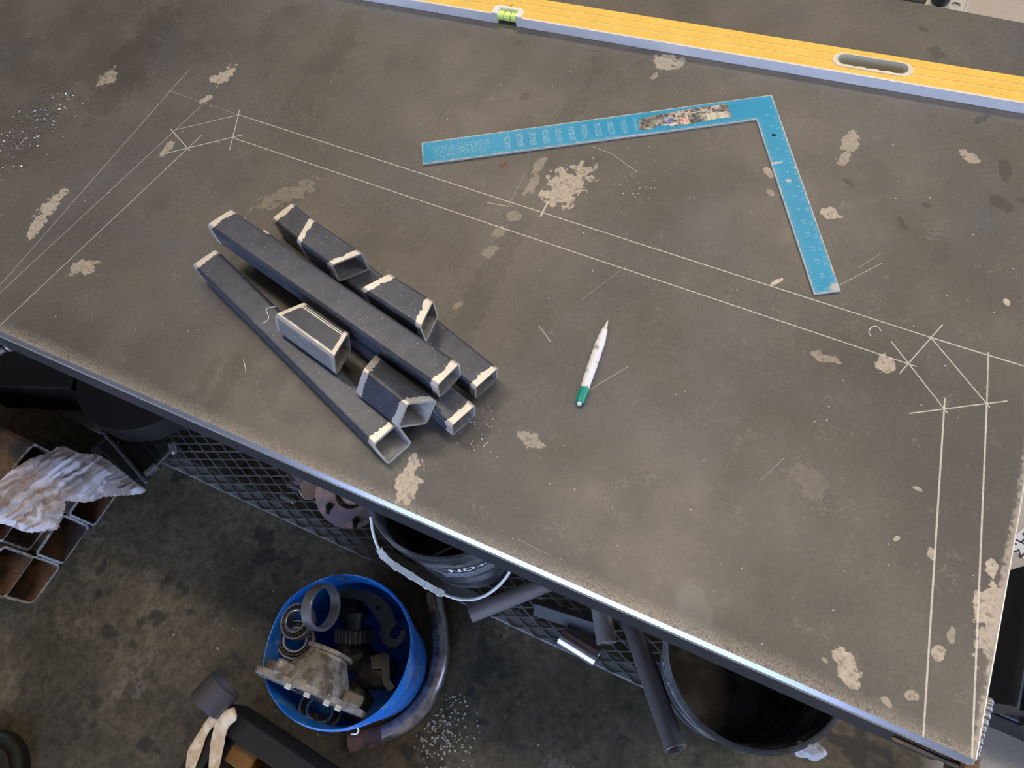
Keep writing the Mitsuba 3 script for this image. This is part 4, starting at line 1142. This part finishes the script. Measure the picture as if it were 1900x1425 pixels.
put(k + '__screw', pipe((-1.6261, -0.0331, 0.7400), (-1.6081, 0.0032, 0.7400), .0055), 'shiny_steel')
put(k + '__swivel_pad', move(lathe([(0, 0), (.010, 0), (.012, .004), (.010, .012), (0, .014)], 32, closed=False), basis(z=np.array((-1.6081, 0.0032, 0.7400)) - np.array((-1.6261, -0.0331, 0.7400))), (-1.6066, 0.0075, 0.7400)), 'grey_steel')

# ------------------------------------------------------------------ stack of rusty box tubes at the left


def fn_stock(p, n, uv):
    a = fbm(p.x * 22, p.y * 22, p.z * 22, octaves=4)
    c = mix((0.085, 0.065, 0.05), (0.22, 0.115, 0.055), smoothstep(.35, .7, a))
    c = c * (.75 + .5 * noise(p.x * 400, p.y * 400, p.z * 400))
    rim = (1 - smoothstep(.0015, .0030, uv.x)) * dr.select(uv.x < -.5, 0.0, 1.0)
    tone = noise(p.y * 9 + 2, p.z * 9, 4.5)
    pale = mix((0.50, 0.52, 0.53), (0.52, 0.40, 0.27), smoothstep(.40, .60, tone))
    pale = mix(pale, (0.14, 0.15, 0.16), smoothstep(.5, .68, noise(p.y * 210, p.z * 210, 7.5)) * .75)
    return mix(c, pale, rim)


scene['stock_steel'] = {'type': 'twosided', 'b': {'type': 'principled', 'base_color': proc(fn_stock), 'roughness': 0.55, 'metallic': 0.15}}
ST_, XE = .1155, -1.812
rows = {0: ('in the column nearest the viewer', 2), 1: ('in the middle column', 3), 2: ('in the column by the table', 3)}
for col in range(3):
    for row in range(rows[col][1]):
        x = XE + [.0, .012, -.006, .004, -.012, .008, .016, -.004, .010][col * 3 + row]
        m, uv = square_tube(ST_ - .0015, ST_ - .0015, 1.0, wall=.0062, r=.015, seed=20 + col * 3 + row, jag=.004)
        # a ragged flame cut: the end of each tube is slightly uneven
        e = np.clip((m.vertices[:, 0] - .45) / .05, 0, 1)
        m.vertices[:, 0] += e * .010 * (meshkit.noise(m.vertices * np.array([1, 60, 60]) + 9 * row + 31 * col, 4) - .5)
        m = move(m, None, (x - .5, -.45 + ST_ * (col + .5), ST_ * (row + .5)))
        kk = put('box_tube', m, 'stock_steel', smooth=True, uv=uv)
        tag(kk, 'rusty flame-cut box tube, %s, %s' % (('lowest', 'second from floor', 'topmost')[row], rows[col][0]), 'box tube', 'rusty box tubes in the stack')

# ------------------------------------------------------------------ crumpled rag
RAG = [(-0.0216, -0.0011), (0.0159, -0.0085), (0.0634, -0.0275), (0.0935, -0.0525), (0.11, -0.0586), (0.1197, -0.0678), (0.12, -0.0859), (0.1213, -0.106), (0.1369, -0.1357), (0.1369, -0.1692), (0.1268, -0.2164), (0.1201, -0.2521), (0.1166, -0.275), (0.1039, -0.2707), (0.0873, -0.2483), (0.0595, -0.2054), (0.0403, -0.1911), (0.0302, -0.1778), (0.0151, -0.142), (-0.0141, -0.1557), (-0.0255, -0.1527), (-0.0395, -0.1631), (-0.0487, -0.1614), (-0.0727, -0.1287), (-0.0776, -0.1219), (-0.0829, -0.1041), (-0.0838, -0.0737), (-0.095, -0.03), (-.06, .02)]
rp = sg.Polygon(RAG).buffer(0)
S_ = .0026
gx, gy = np.arange(-.12, .16, S_), np.arange(-.30, .05, S_)
idx, V = {}, []
from shapely.prepared import prep
inside = prep(rp)
for i, a in enumerate(gx):
    for j, b in enumerate(gy):
        if inside.contains(sg.Point(a, b)):
            idx[i, j] = len(V); V.append((a, b))
V = np.array(V)
F = []
for (i, j) in idx:
    q = [idx.get((i, j)), idx.get((i + 1, j)), idx.get((i + 1, j + 1)), idx.get((i, j + 1))]
    if None not in q:
        F += [[q[0], q[1], q[2]], [q[0], q[2], q[3]]]
F = np.array(F)
bd = rp.exterior
dist = np.array([bd.distance(sg.Point(q)) for q in V])
# pull border vertices onto the outline so that the edge is clean
for n_i in np.nonzero(dist < S_ * 1.0)[0]:
    q = bd.interpolate(bd.project(sg.Point(V[n_i])))
    V[n_i] = (q.x, q.y)
P3 = np.c_[V, 0 * V[:, :1]]
u_, v_ = V[:, 0], V[:, 1]
wob = meshkit.fbm(P3 * 22, 3, 3) - .5
crease = 1 - np.abs(2 * meshkit.fbm(np.c_[u_ * 7 + wob, v_ * 75 + u_ * 30 + 2.2 * wob, 0 * u_], 2, 7) - 1)
crease2 = 1 - np.abs(2 * meshkit.fbm(np.c_[u_ * 24 + 3 * wob, v_ * 20, 0 * u_ + 3], 3, 9) - 1)
lump = meshkit.fbm(P3 * 11 + 4, 2, 5)
hgt = .026 * (lump - .35) + .011 * crease ** 3 + .012 * crease2 ** 3 * np.clip((.03 - u_) / .08, 0, 1)
hgt = hgt * np.clip(dist / .018, .12, 1) + .004
Ru, Rv, Rn = np.array([.0552, .9950, .0833]), np.array([-.8336, 0, .5524]), np.array([.5496, -.0999, .8294])
RP = np.array([-1.80, -.20, .36])
top3 = RP + V[:, :1] * Ru + V[:, 1:] * Rv + (hgt + .012)[:, None] * Rn
bot3 = top3 - .0025 * Rn
nV = len(V)
edges = {}
for t in F:
    for e in ((t[0], t[1]), (t[1], t[2]), (t[2], t[0])):
        edges[e] = edges.get(e, 0) + 1
side = []
for (a, b) in list(edges):
    if (b, a) not in edges:
        side += [[b, a, a + nV], [b, a + nV, b + nV]]
rag = trimesh.Trimesh(np.vstack([top3, bot3]), np.vstack([F, F[:, ::-1] + nV, np.array(side)]), process=False)


def fn_rag(p, n, uv):
    a, b = uv.x, uv.y
    w = fbm(a * 22, b * 22, 3.5, octaves=3) - .5
    st = noise(a * 9 + 2 * w, b * 110 + a * 44 + 7 * w, 5.5)
    c = mix((0.60, 0.56, 0.56), (0.23, 0.15, 0.10), smoothstep(.50, .62, st) * .85)
    br = smoothstep(.52, .68, fbm(a * 20 + 1, b * 20 + 8, 7.5, octaves=3))
    c = mix(c, (0.20, 0.13, 0.06), br * .55)
    return mix(c, (0.62, 0.58, 0.62), noise(a * 300, b * 300, 1.5) * .4)


scene['rag_cloth'] = {'type': 'twosided', 'b': {'type': 'principled', 'base_color': proc(fn_rag), 'roughness': 0.9, 'specular': 0.1}}
put('rag', rag, 'rag_cloth', smooth=True, uv=np.vstack([V, V]))
tag('rag', 'crumpled white and brown stained rag draped over the rusty box tubes', 'rag')

# ------------------------------------------------------------------ tray, collar, cloth strips at the lower edge
k = tag('steel_tray', 'dark open steel tray with thick walls on the floor below the blue bucket', 'tray')
TZr = .14
C0 = np.array((-1.1505, -0.4106))
ex = np.array((-0.9297, -0.4250)) - C0; ex /= np.linalg.norm(ex)
ey = np.array([ex[1], -ex[0]])
TMx = np.array([[ex[0], -ey[0], 0], [ex[1], -ey[1], 0], [0, 0, 1.0]])


def tput(key, m, mt, smooth=30):
    return put(key, move(m, TMx, (C0[0], C0[1], 0)), mt, smooth=smooth)


W_, D_ = .46, .34
for a, b in (((0, -.004, 0), (W_, 0, TZr)), ((0, -D_, 0), (.004, -.0045, TZr)), ((W_ - .004, -D_, 0), (W_, -.0045, TZr)), ((.0045, -D_, 0), (W_ - .0045, -D_ + .004, TZr))):
    tput(k + '__wall', cbox(a, b, .001), 'sooty_steel')
for a, b in (((.0, -.046, TZr + .0003), (W_, 0, TZr + .006)), ((0, -D_, TZr + .0003), (.046, -.0465, TZr + .006))):
    tput(k + '__rim_flange', cbox(a, b, .0015), 'sooty_steel')
tput(k + '__floor', cbox((.0045, -D_ + .0045, .0005), (W_ - .0045, -.0045, .004), .0005), 'rusty_steel')
mat('yellow_paint', (0.42, 0.23, 0.025), .5)
mat('amber_wood', (0.24, 0.11, 0.02), .55)
kk = tag('yellow_block', 'yellow painted block at the bottom right corner inside the steel tray', 'block')
tput(kk, move(cbox((.12, -.17, .0045), (.21, -.085, .095), .004), None), 'yellow_paint')
kk = tag('amber_block', 'amber wooden block next to the yellow block inside the steel tray', 'block')
tput(kk, move(cbox((.05, -.10, .0045), (.115, -.055, .085), .004), None), 'amber_wood')
kk = tag('black_disc', 'round black disc with a worn grey rim inside the steel tray under the cloth strips', 'disc')
tput(kk + '__disc', move(lathe([(0, .0045), (.052, .0045), (.056, .008), (.056, .088), (.050, .094), (.046, .090), (0, .090)], 64, closed=False), None, (.112, -.232, 0)), 'black_rubber')
tput(kk + '__rim', move(ring(.0568, .0525, .006), None, (.112, -.232, .0925)), 'grey_steel')
k = tag('pipe_collar', 'short wide steel pipe collar lying on the corner of the steel tray', 'pipe collar')
ca = np.array([.28, .96, -.02]); ca /= np.linalg.norm(ca)
c0 = np.array((-1.1488, -0.3943, 0.1920))
put(k, pipe(c0 - ca * .030, c0 + ca * .026, .0405, .0368, 64), mat('collar_steel', (0.115, 0.105, 0.105), .4, .5))


def fn_cloth(p, n, uv):
    a = fbm(p.x * 60, p.y * 60, p.z * 60, octaves=3)
    return mix((0.56, 0.38, 0.20), (0.74, 0.58, 0.37), smoothstep(.3, .65, a))


scene['cream_cloth'] = {'type': 'twosided', 'b': {'type': 'principled', 'base_color': proc(fn_cloth), 'roughness': 0.9, 'specular': 0.1}}


def ribbon(lft, rgt, n=44, t=.0035, seed=1):
    """A cloth strip between two border lines, with some rumple, solid."""
    A, B = smoothpath(lft, n), smoothpath(rgt, n)
    m = 9
    G = np.array([[A[i] + (B[i] - A[i]) * j / (m - 1) for j in range(m)] for i in range(n)])
    nz = meshkit.fbm(G * 55 + seed, 3, seed)[..., None] - .5
    up_ = np.array([0.25, -.1, .96])
    bulge = np.sin(np.linspace(0, np.pi, m))[None, :, None]
    G = G + up_ * (.010 * nz + .004 * bulge)
    V = np.vstack([G.reshape(-1, 3), G.reshape(-1, 3) - up_ * t])
    f, o = [], n * m
    for i in range(n - 1):
        for j in range(m - 1):
            a, b, c, d = i * m + j, i * m + j + 1, (i + 1) * m + j + 1, (i + 1) * m + j
            f += [[a, b, c], [a, c, d], [a + o, c + o, b + o], [a + o, d + o, c + o]]
    for i in range(n - 1):
        for j, s in ((0, 1), (m - 1, -1)):
            a, d = i * m + j, (i + 1) * m + j
            f += [[a, d, d + o], [a, d + o, a + o]] if s > 0 else [[a, d + o, d], [a, a + o, d + o]]
    for j in range(m - 1):
        a, b = j, j + 1
        f += [[a, b + o, b], [a, a + o, b + o]]
        a, b = (n - 1) * m + j, (n - 1) * m + j + 1
        f += [[a, b, b + o], [a, b + o, a + o]]
    return fix(trimesh.Trimesh(V, f, process=False))


za = .152
k = tag('cotton_strip', 'forked cream cotton strip hanging from the pipe collar over the steel tray', 'cloth strip')
put(k + '__strand', ribbon([(-1.1089, -0.4094, 0.1850), (-1.1469, -0.4434, 0.1720), (-1.1562, -0.4863, 0.1580), (-1.1584, -0.5202, 0.1520), (-1.1451, -0.5477, 0.1500), (-1.1384, -0.5722, 0.1500)], [(-1.0990, -0.4027, 0.1880), (-1.1177, -0.4406, 0.1760), (-1.1338, -0.4658, 0.1620), (-1.1304, -0.5051, 0.1540), (-1.1257, -0.5387, 0.1500), (-1.1213, -0.5642, 0.1500)], seed=2), 'cream_cloth', smooth=True)
put(k + '__strand', ribbon([(-1.1125, -0.4100, 0.1880), (-1.1217, -0.4347, 0.1840), (-1.1236, -0.4557, 0.1720), (-1.1133, -0.4972, 0.1560), (-1.0979, -0.5258, 0.1520), (-1.0872, -0.5484, 0.1500)], [(-1.0978, -0.3988, 0.1900), (-1.0836, -0.4219, 0.1840), (-1.0942, -0.4365, 0.1720), (-1.0892, -0.4771, 0.1580), (-1.0776, -0.5164, 0.1520), (-1.0723, -0.5414, 0.1500)], seed=5), 'cream_cloth', smooth=True)
# round lid at the lower left corner
k = tag('round_dish', 'dark round ribbed dish on the floor at the lower left corner', 'dish')
put(k, move(lathe([(0, .0005), (.098, .0005), (.1, .003), (.1, .030), (.096, .034), (.090, .034), (.087, .030), (.086, .020), (.070, .018), (.066, .026), (.06, .026), (.057, .016), (0, .014)], 80, closed=False), None, (*(-1.6392, -0.7994), 0)), mat('olive_lid', (0.022, 0.021, 0.013), .7, 0, .2), smooth=35)
# pale grit spilled on the floor
g_ = np.random.default_rng(11)
pts = [np.array((-0.7057, -0.2758)) + g_.normal(0, 1, 2) * np.array([.045, .030]) for _ in range(230)]
pts += [np.array((-0.7060, -0.2206)) + g_.normal(0, .025, 2) for _ in range(60)] + [np.array([g_.uniform(-1.5, -.3), g_.uniform(-.55, -.1)]) for _ in range(60)]
pts = [q for q in pts if q[1] > -.40 and np.hypot(q[0] - BX, q[1] - BY) > .165 and sg.LineString(cl[:, :2]).distance(sg.Point(q)) > .028]
put('concrete_grit', scatter(pts, .0012, .0052, 12), mat('grit_grey', (0.42, 0.40, 0.36), .8), smooth=False)
tag('concrete_grit', 'pale grit spilled on the floor right of the bent pipe', 'grit', kind='stuff')

# ------------------------------------------------------------------ right of the table
k = tag('ribbed_step', 'black plastic step with ridged top on the floor right of the table', 'step')
bz = .10
s0 = (0.3310, 0.2368)
put(k + '__body', cbox((s0[0], s0[1], .0), (s0[0] + .62, s0[1] + .31, bz), .006), 'black_plastic')
for i in range(8):
    y = s0[1] + .010 + i * .036
    put(k + '__ridge', cbox((s0[0] + .006, y, bz - .001), (s0[0] + .614, y + .022, bz + .007), .002), mat('step_grey', (0.11, 0.11, 0.12), .45))
k = tag('pleated_curtain', 'black pleated curtain folded on the ribbed step beside the table', 'curtain')
y0_, y1_ = (0.2715, 0.2308)[1], (0.2553, 0.4997)[1]
xa = (0.2609, 0.3222)[0]
for i in range(7):
    rr = .030
    path = [(xa + .026 + i * .044, y0_ - .004 + .012 * (i % 2), .212 - .008 * (i % 2)), (xa + .027 + i * .044, (y0_ + y1_) / 2, .214), (xa + .026 + i * .044, y1_ + .010 * (i % 3), .212)]
    put(k + '__pleat', sweep(smoothpath(path, 12), circ(.0205, 20, .088)), 'black_rubber', smooth=35)
k = tag('paper_tag', 'white paper tag with handwritten letters on the floor right of the table', 'paper tag')
PT = np.array((0.3758, 0.6852))
put(k + '__sheet', move(cbox((-.05, -.032, .0006), (.06, .032, .0012), .0002), rotz(62), (PT[0] + .02, PT[1], 0)), 'white_print')
tt = meshkit.text_mesh('SA3', .034, .0002)
tt.vertices[:, :2] -= tt.vertices[:, :2].mean(0)
put(k + '__lettering', move(tt, rotz(-118), (PT[0] + .008, PT[1] - .004, .0013)), 'black_print', smooth=False)
